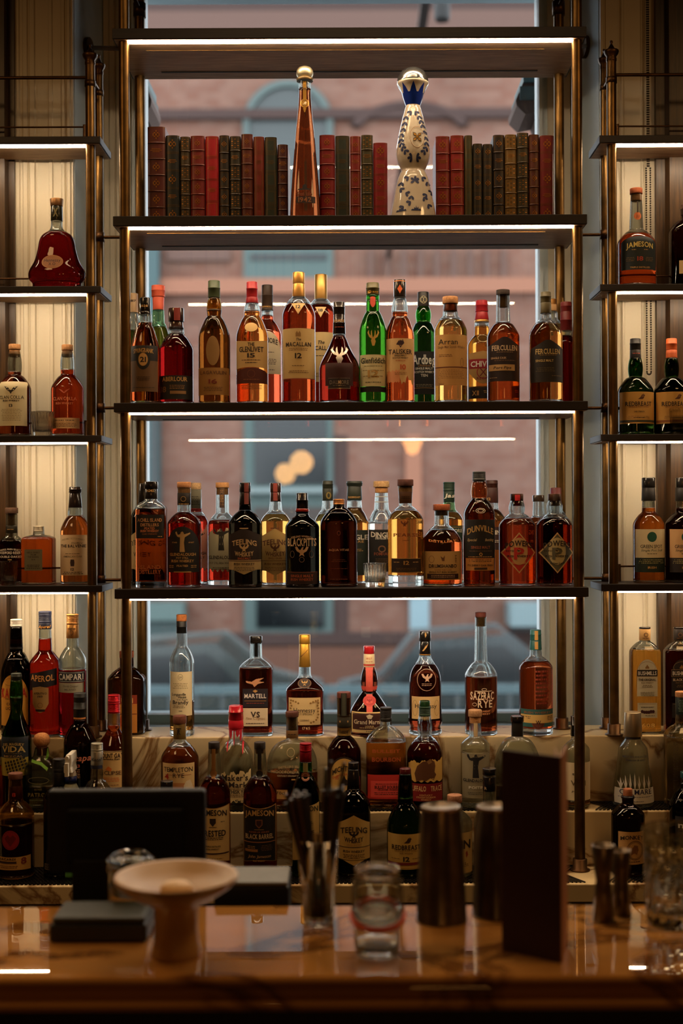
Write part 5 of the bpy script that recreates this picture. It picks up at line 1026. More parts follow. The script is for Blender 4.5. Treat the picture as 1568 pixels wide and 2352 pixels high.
B('bottle with green cap, clear neck and torn cream buffalo label', 'M', MD, 975.5, 82, 1692, 1730, (1642, 27, 30, 33), [(1609, 1622, 24, 24, (30, 62, 34), 'g'), (1622, 1644, 27, 27, (26, 56, 32), 'r')], (160, 34, 18), 1700,
  [('label', 1737, 1790, 78, (214, 170, 84), 'torn', [P([(-22, 1788), (-26, 1770), (-20, 1752), (-8, 1742), (2, 1740), (10, 1736), (20, 1742), (22, 1752), (20, 1766), (24, 1772), (18, 1784), (10, 1780), (0, 1786), (-10, 1784)], (96, 56, 26)), P([(2, 1742), (10, 1736), (14, 1744), (6, 1748)], (150, 110, 60))]), ('lower_label', 1792, 1832, 78, (130, 20, 20), 'rect', [T('BUFFALO', 1803, 12, 36, (230, 190, 130), x=-18), T('TRACE', 1803, 12, 26, (230, 190, 130), x=24), T('KENTUCKY', 1818, 4, 30, (230, 170, 110)), T('STRAIGHT BOURBON', 1823, 4, 44, (230, 170, 110)), T('WHISKEY', 1828, 4, 24, (230, 170, 110))])], **K)
B('clear bottle with wooden stopper and grey label of a robed saint', 'M', MD, 1091, 67, 1692, 1712, (1656, 25, 28), cork(1630, 1645, 31, (196, 150, 104), 1660, 26), (240, 234, 214), 1726,
  [('neck_strip', 1630, 1690, 9, (206, 180, 136), 'rect', []), ('label', 1726, 1826, 63, (150, 140, 112), 'rect', [P(SAINT, (24, 24, 30), -2, 1753, 1.25), O(-2, 1730, 3, 3, (24, 24, 30), 2), T('GLENDALOUGH', 1786, 7, 60, (34, 32, 40)), T('POITIN', 1802, 6, 36, (230, 224, 206)), G(1813, 44, (90, 84, 70), n=2)])], base=.013, name='poitin_bottle', cat='spirit bottle', **K)
B('wide round clear bottle with black cap, half hidden behind the maroon menu', 'M', MD, 1188, 106, 1692, 1760, (1656, 26, 28), [(1644, 1657, 30, 30, (22, 18, 16), 'g'), (1657, 1690, 25, 26, (34, 28, 20), '')], (236, 226, 200), 1800,
  [('label', 1801, 1834, 70, (210, 180, 130), 'rect', [T('GIN', 1818, 12, 40, (130, 40, 40))])], sq=2.4, dr=.7, k=.9, name='gin_bottle', cat='gin bottle', **K)
B('clear bottle with long black capsule and cream label behind the right post', 'M', MD, 1322, 64, 1700, 1722, (1688, 20, 22), [(1644, 1690, 23, 24, (20, 16, 14), 'gb')], (226, 150, 84), 1834,
  [('label', 1746, 1832, 62, (222, 200, 160), 'rect', [O(0, 1757, 5, 7, (110, 90, 60)), T('ILLVA', 1772, 5, 26, WL, wt=0), T('WN', 1792, 12, 34, (110, 90, 60)), T('POITIN', 1812, 5, 30, WL, it=1, wt=0)])], **K)
B('clear flared gin bottle with tall brushed metal cap and white coral print', 'M', MD, 1453, 94, 1702, 1718, (1690, 34, 36), [(1635, 1690, 38, 42, (176, 156, 124), 'm'), (1690, 1696, 36, 36, (60, 60, 70), '')], (232, 236, 240), 1822,
  [('lettering', 1725, 1750, 60, None, 'rect', [T('MEDITERRANEAN GIN', 1733, 5, 56, (50, 50, 60), wt=0), T('Coleccion de autor', 1740, 5, 44, (40, 40, 60), it=1)]), ('print', 1770, 1808, 76, None, 'rect', [P([(x_, 1808), (x_-6, 1790-h_), (x_-2, 1794), (x_, 1782-h_), (x_+3, 1794), (x_+7, 1788-h_)], (206, 196, 176)) for x_, h_ in ((-34, 2), (-24, 8), (-14, 12), (-4, 14), (6, 8), (18, 10), (30, 6))]), ('label', 1804, 1838, 92, (214, 206, 190), 'rect', [T('GIN MARE', 1811, 12, 74, (30, 30, 66), wt=0), G(1822, 80, (110, 110, 120)), G(1832, 40, (90, 90, 110))])], prof=[(1692, 34), (1700, 40), (1716, 64), (1726, 68), (1760, 76), (1800, 88), (1840, 94), (1850, 92)], name='gin_bottle', cat='gin bottle', base=.012, **K)
B('square clear gin bottle with cork and green patterned neck band, right edge', 'M', MD, 1566, 78, 1664, 1690, (1600, 27, 30), cork(1588, 1600, 31, (196, 140, 92))+[(1599, 1640, 30, 30, (24, 40, 40), '', G(1606, 24, (110, 130, 110), n=8, h=2))], (226, 214, 180), 1690,
  [('side_lettering', 1700, 1830, 20, None, 'rect', [G(1700, 14, (80, 66, 40), x=-22, n=36, h=1.4)]), ('lettering', 1690, 1780, 30, None, 'rect', [T('D', 1700, 14, 12, WL, x=4), T('I', 1722, 14, 5, WL, x=4), T('N', 1744, 14, 12, WL, x=4), T('G', 1766, 14, 12, WL, x=4)])], sq=5, dr=.8, name='gin_bottle', cat='gin bottle', **K)
B('green glass mezcal bottle with black lip and dark blue label', 'M', MD, 38, 68, 1630, 1700, (1562, 25, 26, 30), [(1546, 1562, 24, 25, (26, 34, 22), 'b')], (40, 110, 50), 1600,
  [('label', 1688, 1735, 62, (30, 40, 52), 'rect', [T('DEL MAGUEY', 1703, 6, 48, (196, 170, 110), arc=3), T('VIDA', 1714, 14, 54, (206, 180, 110), arc=2), G(1724, 40, (130, 110, 70)), T('MEZCAL', 1731, 4.5, 44, (170, 140, 90))]), ('lower_label', 1735, 1776, 62, (168, 150, 60), 'rect', [R(-18+i*7+j*2, 1744+j*7-i*2, 1750+j*7-i*2, 4.5, (24, 20, 18), 'ell') for i in range(7) for j in range(4)])], k=.1, gl=(110, 180, 110), name='mezcal_bottle', cat='mezcal bottle', **K)
B('squat clear tequila bottle with round cork ball and green ribbon', 'M', MD, 96, 82, 1738, 1768, (1716, 30, 40), [(1683, 1716, 38, 38, (206, 140, 80), 'co'), (1713, 1734, 24, 24, (120, 60, 30), 'c')], (228, 218, 150), 1800,
  [('ribbon', 1712, 1745, 40, None, 'rect', [P([(16, 1700), (19, 1712), (18, 1738), (13, 1742), (15, 1716)], (110, 160, 40)), P([(-18, 1740), (6, 1746), (22, 1758), (20, 1764), (4, 1752), (-18, 1746)], (110, 160, 40))]), ('lettering', 1775, 1830, 60, None, 'rect', [O(0, 1786, 24, 8, (150, 140, 100)), T('PATRON', 1818, 9, 48, (120, 110, 60)), T('SILVER', 1806, 4, 18, (120, 110, 60))])], sq=3, dr=.85, name='tequila_bottle', cat='tequila bottle', base=.014, **K)
B('dark brown rum bottle with tall black capsule and script lettering', 'M', MD, 184, 75, 1662, 1706, (1644, 28, 30), [(1591, 1612, 28, 28, (24, 24, 20), 'b'), (1612, 1646, 28, 30, (26, 26, 22), 'b')], (84, 26, 12), 1652,
  [('lettering', 1722, 1790, 60, None, 'rect', [T('Zacapa', 1734, 14, 60, (206, 120, 90), it=1), T('23', 1752, 7, 14, (190, 84, 60)), G(1760, 16, (200, 140, 90), n=6)]), ('neck_ring', 1646, 1650, 30, (206, 130, 60), 'rect', [])], gl=(120, 60, 30), name='rum_bottle', cat='rum bottle', **K)
B('rum bottle with bright red ribbed cap, pale liquid and cream label at left post', 'M', 3.325, 262, 84, 1676, 1726, (1636, 27, 28), [(1595, 1612, 27, 27, (196, 34, 44), 'mr'), (1612, 1637, 27, 28, (190, 30, 40), 'mr')], (232, 128, 60), 1664,
  [('label', 1718, 1801, 64, (222, 184, 120), 'rect', [R(0, 1719, 1720.5, 62, WL), T('MOUNT GAY', 1728, 11, 56, WL), T('Barbados Rum', 1736, 4, 40, WL), T('ECLIPSE', 1767, 9, 46, (70, 40, 30), wt=0), P([(-14, 1760), (-6, 1752), (2, 1758), (0, 1764)], (230, 130, 60)), G(1778, 40, (220, 120, 60), n=3), G(1794, 40, (150, 100, 60))])], name='rum_bottle', cat='rum bottle', k=.3, **K)
B('amber rounded bottle cut by the left edge of the photo, on the middle step', 'M', MD, -12, 62, 1750, 1785, (1735, 28, 30), [(1700, 1738, 29, 30, (60, 36, 24), 'b')], (206, 96, 40), 1756, [], **K)
# ------------------------------------------------------------------ lowest step row
GB = 'bottles standing on the lowest marble step'
K = dict(group=GB); BD_ = 3.185
B('dark rum bottle with red bat disc and gold number 8 label, far left', 'B', BD_, 36, 84, 1840, 1874, (1786, 30, 34), cork(1775, 1788, 33, (110, 60, 36), 1806, 25)+[(1804, 1834, 30, 31, (90, 30, 20), '', T('8', 1822, 9, 8, (210, 60, 50)))], (70, 20, 12), 1888,
  [('disc', 1898, 1942, 40, (150, 20, 26), 'ell', [O(0, 1920, 18, 20, (90, 12, 14)), P([(-14, 1916), (-6, 1908), (0, 1914), (6, 1908), (14, 1916), (8, 1924), (0, 1934), (-8, 1924)], (110, 12, 16))], -2), ('label', 1957, 1989, 78, (196, 150, 80), 'wave', [T('8', 1967, 15, 11, (120, 40, 40), x=27), T('BACARDI', 1963, 5, 40, WL, x=-10), R(-10, 1968, 1973, 44, (60, 40, 26)), G(1978, 44, (120, 80, 40), x=-6, n=2)])], gl=(225, 200, 150), name='rum_bottle', cat='rum bottle', **K)
B('black bottle with black screw cap, left of the monitor', 'B', BD_, 136, 72, 1806, 1830, (1796, 26, 28), [(1742, 1772, 28, 29, (22, 20, 19), 'r'), (1772, 1800, 29, 30, (20, 18, 17), '')], (26, 18, 14), 1820, [('label', 1975, 1990, 14, None, 'rect', [R(-22, 1976, 1990, 14, (110, 100, 84)), R(-22, 1978, 1988, 10, BL), O(-22, 1983, 3, 3, (150, 140, 110))])], gl=(40, 30, 24), **K)
B('clear bottle with silver screw cap and blue neck band behind the monitor', 'B', BD_, 223, 68, 1790, 1822, (1756, 26, 28), [(1706, 1724, 27, 27, (170, 166, 150), 'mr'), (1724, 1757, 27, 28, (176, 170, 154), 'm', T('Ketel', 1742, 8, 22, (60, 60, 64), it=1), R(0, 1756, 1761, 26, (40, 44, 70)))], (226, 220, 200), 1830, [('neck_band', 1757, 1764, 27, (36, 40, 70), 'rect', [])], name='vodka_bottle', cat='vodka bottle', **K)
B('bottle showing only its black cap over the monitor top', 'B', BD_, 383, 70, 1840, 1870, (1808, 26, 28), [(1793, 1812, 29, 29, (28, 26, 26), 'g')], (60, 40, 24), 1850, [], **K)
def jam(cx, lc, band, lab, extra, strip, W=74):
    B(lab, 'B', BD_, cx, W, 1782, 1822, (1716, 25, 32, 29), cork(1704, 1719, 26, (40, 28, 22), 1730, 18), (214, 78, 32), 1782,
      [('neck_strip', 1718, 1784, 9, strip, 'rect', [O(0, 1774, 8, 9, (120, 84, 40), 1.5), R(0, 1766, 1783, 15, strip, 'ell')]), ('label', 1842, 1973, W-2, (196, 150, 84), 'wave', [R(0, 1844, 1972, W-4, lc, 'wave')]+extra)], **K)
jam(492, (222, 190, 128), BL, 'irish whiskey bottle with black cap and cream label, left of the black labelled twin', [T('JAMESON', 1858, 13, 62, INK, arc=3), P([(-7, 1872), (7, 1872), (7, 1882), (0, 1890), (-7, 1882)], (50, 40, 34)), G(1879, 10, INK, x=-22), G(1879, 10, INK, x=22), R(0, 1891, 1892, 18, INK), T('CRESTED', 1905, 14, 58, INK), G(1915, 50, INK, n=2), T('TRIPLE DISTILLED', 1935, 3.5, 36, INK), T('IRISH WHISKEY', 1941, 3.5, 30, INK), R(0, 1950, 1953, 70, (60, 34, 28)), G(1962, 48, (130, 96, 50))], (150, 104, 50))
jam(597, (24, 20, 20), GI, 'irish whiskey bottle with black cap and black barrel label, lowest step', [T('JAMESON', 1858, 13, 66, (206, 160, 96), arc=4), P([(-8, 1874), (8, 1874), (8, 1886), (0, 1894), (-8, 1886)], (150, 96, 66)), P([(-6, 1876), (6, 1876), (6, 1885), (0, 1891), (-6, 1885)], (60, 30, 26)), R(0, 1896, 1897, 22, GI), T('RESERVE SERIES', 1902, 3.5, 46, (170, 100, 60)), T('BLACK BARREL', 1912, 11, 64, (214, 184, 140)), R(0, 1924, 1926, 72, (170, 110, 70)), G(1934, 20, GI, x=-18, n=2), R(-18, 1941, 1947, 30, (170, 116, 66)), G(1932, 26, (110, 80, 50), x=17, n=4), T('John Jameson', 1957, 7, 52, (206, 160, 110), it=1, wt=0), T('IRISH WHISKEY', 1967, 3.5, 28, GI)], (26, 20, 18), 77)
B('green irish whiskey bottle with red capsule behind the straws', 'B', BD_, 702, 64, 1782, 1822, (1748, 28, 32), [(1706, 1726, 28, 28, (160, 24, 34), 'mr'), (1726, 1750, 27, 28, (150, 22, 32), 'm')], (36, 100, 40), 1770,
  [('neck_strip', 1750, 1770, 11, (150, 140, 90), 'rect', []), ('neck_seal', 1770, 1790, 20, (110, 50, 26), 'ell', [O(0, 1780, 7, 7, GI)]), ('label', 1838, 1972, 62, (206, 172, 100), 'wave', [T('JAMESON', 1850, 12, 58, (50, 50, 30), arc=2), G(1880, 40, INK, n=3), T('TRIPLE', 1905, 9, 40, INK)])], gl=(90, 170, 100), **K)
B('black bottle with black cap and cream pointed bird label on the lowest step', 'B', BD_, 812, 77, 1816, 1846, (1788, 26, 32), [(1750, 1766, 25, 25, (24, 20, 19), 'g'), (1766, 1802, 26, 31, (24, 20, 19), 'g')], (34, 22, 14), 1810,
  [('label', 1864, 1978, 74, (206, 170, 96), 'teeb', [T('TEELING', 1896, 13, 62, (50, 40, 30), arc=5), P([(a*.95, b*.8) for a, b in BIRD], (40, 32, 26), 0, 1908), T('WHISKEY', 1921, 11, 44, (50, 40, 30), arc=-3), T('SMALL BATCH', 1931, 5, 34, (190, 150, 80)), R(0, 1936, 1937.5, 74, (50, 40, 30)), T('IRISH WHISKEY', 1946, 5.5, 50, WL), G(1953, 56, (90, 70, 40), n=3), R(0, 1965, 1966, 74, (50, 40, 30))])], gl=(60, 40, 26), **K)
B('dark green bottle with maroon capsule and cream robin 12 label, lowest step', 'B', BD_, 931, 86, 1846, 1896, (1776, 27, 36, 34), [(1764, 1778, 26, 27, (84, 26, 28), 'g'), (1778, 1812, 27, 28, (74, 22, 24), 'g')], (34, 84, 28), 1830,
  [('label', 1906, 1986, 83, (216, 178, 96), 'rect', [P([(a*1.1, b*1.1) for a, b in ROBIN], (60, 40, 30), 4, 1921), T('REDBREAST', 1936, 11, 66, WL), T('SINGLE POT STILL', 1944, 4, 54, (170, 130, 60)), T('Irish Whiskey', 1949, 4, 30, (130, 96, 50), wt=0), T('12', 1962, 11, 15, WL), G(1961, 20, (130, 96, 50), x=-24), G(1961, 20, (130, 96, 50), x=24), R(0, 1970, 1976, 83, (130, 44, 34)), R(0, 1983, 1984, 83, (150, 110, 60))])], gl=(60, 110, 50), **K)
B('clear bottle with pink wooden stopper and cream label between the two shaker tins', 'B', BD_, 1044, 80, 1862, 1888, (1842, 28, 30), cork(1825, 1842, 34, (196, 140, 104), 1852, 26), (236, 226, 196), 1990,
  [('label', 1904, 1996, 78, (206, 172, 106), 'rect', [T('GIN', 1930, 20, 40, WL, x=14), P([(22, 1950), (26, 1945), (28, 1955), (24, 1962)], (150, 60, 40)), G(1972, 60, WL, n=3)])], name='gin_bottle', cat='gin bottle', **K)
B('clear bottle with black cap and black neck band beside the maroon menu', 'B', 3.19, 1124, 72, 1848, 1890, (1786, 30, 30), [(1764, 1779, 32, 32, (20, 18, 18), 'g'), (1782, 1816, 31, 31, (24, 22, 24), 'g', T('R', 1808, 6, 5, (180, 150, 110), x=-10))], (230, 200, 160), 1900, [], **K)
B('dark brown gin bottle with cork and scalloped monkey label behind the jigger', 'B', BD_, 1441.5, 76, 1846, 1872, (1826, 28, 26), [(1811, 1829, 21, 22, (170, 100, 56), 'c'), (1828, 1833, 31, 31, (24, 16, 12), 'g')], (50, 24, 12), 1850,
  [('label', 1902, 1976, 62, (196, 150, 90), 'rect', [T('MONKEY', 1914, 9, 54, WL, arc=3), O(6, 1944, 20, 22, (90, 60, 30), 1.4), O(6, 1944, 17, 19, (90, 60, 30), .8), P([(-4, 1955), (-2, 1940), (4, 1932), (12, 1934), (14, 1944), (10, 1954), (4, 1950)], (130, 84, 40)), G(1969, 44, WL)], 3)], gl=(110, 60, 30), name='gin_bottle', cat='gin bottle', **K)
B('black bottle with teal ring cap at the right edge, lowest step', 'B', BD_, 1574, 74, 1812, 1850, (1796, 26, 28), [(1772, 1786, 24, 24, (24, 70, 72), 'g'), (1786, 1800, 20, 22, BL, 'g')], (34, 26, 22), 1830, [('label', 1868, 1960, 60, (30, 26, 24), 'rect', [T('m', 1896, 14, 18, (226, 214, 190), x=-16)])], gl=(50, 40, 34), **K)
# spray bottle
def spray():
    d = BD_; m = d/F; zs = SH['B']; X0, Y0 = U(163, 1900); off = Y0-1900; hh = lambda y: (H-(y+off)*m)-zs; u = empty('spray_bottle', (X0*m, d, zs), 'white trigger spray bottle with green liquid beside the monitor', 'spray bottle')
    wh = mat((214, 206, 190), .4, kind='plastic')
    r = 31*m
    MB().lathe([(0, r*.92), (.004, r), (hh(1960), r), (hh(1850), r*.98), (hh(1825), r*.8), (hh(1800), r*.42), (hh(1797), r*.42)], mat((196, 206, 190), .35, kind='plastic'), 28).build('body', u)
    MB().lathe([(.0, r*.94), (.004, r*1.01), (hh(1975), r*1.01)], mat((110, 190, 96), .3, kind='plastic'), 28).build('green_base', u)
    MB().lathe([(hh(1798), 14*m), (hh(1782), 14*m)], mat((30, 44, 110), .3, kind='plastic'), 20).build('collar', u)
    t = MB(); pr = [(hh(1782), 14*m), (hh(1776), 12*m), (hh(1768), 10*m)]; t.lathe(pr, wh, 20)
    h1, h2 = hh(1768), hh(1727)
    p = [(-9, 1770), (-9, 1755), (-5, 1740), (-4, 1728), (8, 1727), (9, 1745), (7, 1757), (10, 1770)]; n = len(p)
    vs = [(a*m, -.035, hh(b)) for a, b in p]+[(a*m, .03, hh(b)) for a, b in p]
    t.add(vs, [(i, (i+1) % n, n+(i+1) % n, n+i) for i in range(n)]+[tuple(range(n))[::-1], tuple(range(n, 2*n))], wh); t.build('trigger_head', u, bevel=.002)
    MB().box(-.004, .004, -.05, -.036, hh(1775), hh(1745), wh).build('trigger', u)
    MB().tube((0, -.036, hh(1734)), (0, -.046, hh(1734)), .005, wh).build('nozzle', u)
spray()
# ------------------------------------------------------------------ left and right shelving units
K = dict(group='bottles on the left shelving unit')
B('bell shaped dark red cognac decanter bottle with gold oval on the left shelf', 'L2', 3.425, 131, 132, 540, 640, (486, 24, 30), [(457, 474, 31, 28, (150, 110, 70), 'm'), (474, 508, 27, 28, (34, 34, 22), 'g', P([(-6, 480), (-3, 480), (6, 500), (3, 500)], (110, 96, 50)), P([(6, 480), (3, 480), (-6, 500), (-3, 500)], (110, 96, 50)))], (150, 14, 22), 534,
  [('label', 591, 623, 50, (170, 116, 60), 'ell', [R(0, 592.5, 621.5, 47, (150, 96, 50), 'ell'), T('Hennessy', 603, 8, 38, WL, wt=0), T('X.O', 612, 7, 16, WL, wt=0)], -4)], prof=[(508, 26), (522, 27), (530, 36), (540, 66), (552, 80), (575, 89), (600, 104), (620, 126), (632, 132), (644, 126), (652, 112)], dr=.58, sq=2.0, name='cognac_bottle', cat='cognac bottle', base=.006, **K)
def clan(cx, liq, lc, tc, lab, sub, fill):
    B(lab, 'L3', 3.425, cx, 74, 862, 896, (808, 25, 29, 32), cork(791, 803, 27, (196, 144, 90), 820, 23), liq, fill,
      [('label', 879, 980, 66, lc, 'rect', [P([(-16, 890), (-6, 893), (-2, 899), (2, 899), (6, 893), (16, 890), (9, 899), (3, 903), (0, 908), (-3, 903), (-9, 899)], tc), T('CLAN COLLA', 915, 8, 56, tc, wt=0), T('IRISH WHISKEY', 923, 4, 38, tc), T(sub, 934, 7, 8, tc), G(942, 50, (150, 130, 96), n=8, h=1.2)])], **K)
clan(34, (222, 104, 42), (222, 206, 160), INK, 'amber bottle with wooden stopper and white label with black wings, left shelf', '13', 855)
B('reddish bottle with wooden stopper, pale lettering and cream strip, left shelf', 'L3', 3.425, 155, 75, 862, 896, (808, 25, 29, 32), cork(792, 805, 26, (196, 144, 90), 820, 23), (220, 74, 36), 850,
  [('lettering', 885, 945, 60, None, 'rect', [P([(-13, 896), (-5, 899), (0, 904), (5, 899), (13, 896), (4, 904), (0, 906), (-4, 904)], (200, 110, 80)), T('CLAN COLLA', 918, 8, 54, (230, 150, 110), wt=0), T('IRISH WHISKEY', 929, 5, 40, (214, 130, 90))]), ('label', 962, 986, 64, (222, 176, 120), 'rect', [G(967, 44, WL, n=1), G(974, 56, (130, 90, 60), n=3)])], **K)
B('flat dark bourbon bottle with wooden cap and white lettering at the left edge', 'L4', 3.445, 27, 72, 1232, 1262, (1180, 26, 27), cork(1166, 1179, 29, (96, 66, 44), 1206, 17)+[(1208, 1224, 26, 26, (60, 50, 34), '', G(1215, 18, GI))], (150, 40, 22), 1240,
  [('lettering', 1250, 1290, 60, None, 'rect', [T('BARREL FINISH SELECT', 1261, 4, 50, (222, 206, 180), arc=3), T('WOODFORD RESERVE', 1269, 6, 68, (230, 214, 190)), T('DOUBLE OAKED', 1278, 5, 54, (230, 214, 190)), R(0, 1284, 1286, 9, GI)])], sq=3, dr=.5, **K)
B('small square orange amber decanter with silver screw cap and grey label', 'L4', 3.42, 89, 71, 1230, 1238, (1218, 24, 27), [(1208, 1221, 25, 26, (196, 184, 156), 'mr')], (232, 110, 34), 1232,
  [('label', 1261, 1309, 41, (112, 104, 74), 'rect', [T('NIKKA WHISKY', 1268, 4, 30, WL, wt=0), T('FROM', 1273, 3.5, 12, WL, wt=0), T('THE BARREL', 1278, 4, 26, WL, wt=0), T('51.4', 1284, 3, 8, WL, wt=0), G(1296, 32, (50, 44, 30), n=3)], -5)], sq=6, dr=.9, k=1, base=.006, **K)
B('golden amber bottle with dark capsule and tall cream label next to the left post', 'L4', 3.425, 173, 68, 1186, 1222, (1162, 29, 33, 34), [(1118, 1132, 27, 29, (34, 24, 18), 'gb'), (1132, 1166, 26, 32, (34, 24, 18), 'g')], (232, 130, 50), 1184,
  [('label', 1228, 1320, 64, (222, 190, 144), 'rect', [T('SINGLE MALT SCOTCH WHISKY', 1236, 4, 52, (150, 120, 80), arc=4, wt=0), T('THE BALVENIE', 1253, 7, 58, WL), T('Distillery', 1246, 4, 24, (90, 70, 50), x=10, it=1, wt=0), G(1270, 38, (120, 96, 66)), T('AMERICAN OAK', 1277, 4.5, 44, (110, 90, 60), wt=0), P([(-4, 1284), (4, 1284), (5, 1291), (4, 1299), (-4, 1299), (-5, 1291)], (60, 40, 36)), T('12', 1306, 6, 8, WL), G(1312, 46, WL, n=2)])], **K)
K = dict(group='bottles on the right shelving unit')
B('orange amber bottle with copper capped clear neck and black green label', 'R2', 3.42, 1461, 87, 530, 562, (446, 25, 32, 29), cork(433, 446, 29, (176, 90, 40), 462, 24), (236, 104, 40), 540,
  [('neck_seal', 490, 508, 17, (222, 120, 60), 'ell', [T('JJ', 499, 5, 7, (120, 50, 20)), R(0, 465, 491, 3, (40, 26, 14))]), ('label', 549, 626, 80, (20, 30, 26), 'arch', [T('JAMESON', 568, 12, 62, (222, 196, 110), arc=4), G(580, 10, GI, x=-14), G(580, 10, GI, x=14), T('18', 601, 10, 14, (170, 60, 40)), G(598, 20, (110, 84, 44), x=-22, n=3), G(598, 20, (110, 84, 44), x=22, n=3), T('TRIPLE DISTILLED', 621, 3.5, 46, GI)])], sq=2.3, **K)
B('dark round shouldered bottle with cream label at the right edge', 'R2', 3.43, 1578, 84, 505, 535, (490, 28, 30), [(470, 494, 30, 30, (60, 34, 20), 'b')], (140, 54, 26), 515,
  [('label', 604, 634, 54, (222, 190, 134), 'rect', [G(609, 40, (150, 110, 66), n=4), T('100', 628, 4, 14, WL)])], sq=3, dr=.8, gl=(160, 90, 50), **K)
def redb(cx, cc, lab, sub, l2, band):
    B(lab, 'R3', 3.42, cx, 82, 866, 902, (822, 26, 30, 34), [(778, 804, 24, 25, cc, 'b'), (804, 824, 25, 26, (34, 30, 26) if cc[0] < 100 else (206, 100, 50), '', G(812, 18, (190, 80, 60)))], (34, 72, 26), 866,
      [('label', 903, 975, 79, (206, 156, 74), 'rect', [P(ROBIN, (90, 50, 30), 6, 915), T('REDBREAST', 930, 10, 60, WL), T('SINGLE POT STILL', 937, 3.5, 46, (150, 96, 40)), T(sub, 948, 3.5, 24 if len(sub) > 5 else 10, WL), G(958, 56, (150, 110, 56), n=2), R(0, 967, 972, 79, band), G(961, 30, WL)])], gl=(70, 120, 50), **K)
redb(1459, (30, 28, 24), 'dark green bottle with black capsule and yellow cream robin label', 'CASK STRENGTH', '', (60, 56, 34))
redb(1542, (222, 100, 44), 'dark green bottle with orange capsule and robin label, right edge', 'LUSTAU EDITION', '', (150, 90, 50))
def spot(cx, liq, dot, lab, W_, c2, txt, lc):
    B(lab, 'R4', 3.42, cx, W_, 1178, 1206, (1150, 28, 31), [(1097, 1120, 31, 31, (26, 24, 22), 'g'), (1120, 1150, 30, 32, (24, 22, 20), '', P([(-6, 1107), (0, 1106), (6, 1108), (0, 1109)], GI))], liq, 1166,
      [('label', 1215, 1280, 68, lc, 'rect', [R(0, 1221, 1244, 22, dot, 'ell'), T(txt, 1254, 8, 50, WL, wt=0), T('Single Pot Still', 1263, 5, 48, (60, 70, 50), it=1, wt=0), G(1270, 24, (90, 90, 60))]), ('lower_label', 1280, 1313, 68, c2, 'rect', [G(1284, 60, (180, 170, 110), n=3), T('IRISH', 1302, 5, 20, GI)])], **K)
spot(1489, (238, 136, 44), (26, 84, 62), 'bright amber bottle with black capsule, cream label and green dot', 71, (26, 40, 28), 'GREEN SPOT', (226, 206, 160))
spot(1566, (130, 44, 24), (26, 84, 62), 'dark bottle with tan green dot label, cut by the right edge', 78, (40, 30, 26), 'GREEN SPOT', (216, 170, 116))
# ribbed tumblers
def tumbler(surf, cx, top, w_, d, lab):
    m = d/F; zs = SH[surf]; X0, Y0 = U(cx, top); h = (H-Y0*m)-zs; u = empty('tumbler', (X0*m, d, zs), lab, 'glass', 'ribbed glass tumblers')
    r = w_/2*m; n = 96; mb = MB(); prof = [(0, r*.78, 0), (.002, r*.82, 0), (.010, r*.84, .25), (h*.5, r*.92, 1), (h-.006, r*.99, 1), (h-.001, r*1.0, .1), (h, r*.985, 0), (h-.001, r*.95, 0), (h*.5, r*.85, 0), (.012, r*.76, 0), (.0115, .001, 0)]
    vs = []
    for z, rr, k_ in prof:
        for i in range(n):
            a = 2*pi*i/n; q = rr*(1-.07*k_*(.5-.5*cos(20*a))); vs.append((q*cos(a), q*sin(a), z))
    mb.add(vs, [(j*n+i, j*n+(i+1) % n, (j+1)*n+(i+1) % n, (j+1)*n+i) for j in range(len(prof)-1) for i in range(n)]+[tuple(range(n))[::-1]], glass((245, 240, 230)), True)
    mb.build('glass', u)
tumbler('L3', 98, 946, 54, 3.385, 'ribbed glass tumbler between the two wooden stoppered bottles, left shelf')
tumbler('L4', 20, 1289, 42, 3.375, 'ribbed glass tumbler before the flat dark bottle at the left edge')
tumbler('d', 861, 1293, 54, 3.255, 'ribbed glass tumbler before the black label bottle on the lowest centre shelf')
tumbler('R3', 1560, 938, 48, 3.374, 'ribbed glass tumbler at the right edge before the orange capsule bottle')
# ------------------------------------------------------------------ front bar and what stands on it
ZB = H-.68; BY0, BY1 = 1.945, 2.297
bar = empty('bar_counter', (0, 2.12, 0), 'polished honey marble bar top with thick rounded edge in the foreground', 'bar counter')
tp = MB(); R_ = .009; pr = [(BY1, ZB-.05), (BY1, ZB-.002), (BY1-.002, ZB)]+[(BY0+R_-R_*sin(pi*i/12), ZB-R_+R_*cos(pi*i/12)) for i in range(11)]+[(BY0+.011, ZB-.022), (BY0+.012, ZB-.028), (BY0+.009, ZB-.033)]+[(BY0+.008-.010*sin(pi*i/8), ZB-.044+.010*cos(pi*i/8)) for i in range(9)]+[(BY0+.05, ZB-.055)]
n = len(pr); vs = [(-1.9, y-2.12, z) for y, z in pr]+[(1.9, y-2.12, z) for y, z in pr]
tp.add(vs, [(i, n+i, n+i+1, i+1) for i in range(n-1)]+[(n-1, 0, n, 2*n-1)][:0]+[(0, n-1, 2*n-1, n)]+[tuple(range(n)), tuple(range(n, 2*n))[::-1]], M_MARBLE2)
tp.build('bar_top', bar)
MB().box(-1.9, 1.9, .02-.12, .12, 0, ZB-.054, M_DARK).build('bar_front', bar)
ZW = H-.742
wk = empty('work_counter', (0, 2.4, 0), 'dark work counter behind the bar carrying the till screen', 'counter')
rbox(-1.9, 1.9, -.1, .095, ZW-.03, ZW, mat((20, 17, 14), .3, kind='dark_steel'), 'worktop', wk)
MB().box(-1.9, 1.9, -.09, .08, 0, ZW-.0305, M_DARK).build('base_cabinet', wk)
M_TIN = brass_mat('dark_brushed_steel', (92, 80, 66), (120, 104, 84), .28)
M_CLR = glass((236, 236, 226), clear=.12)
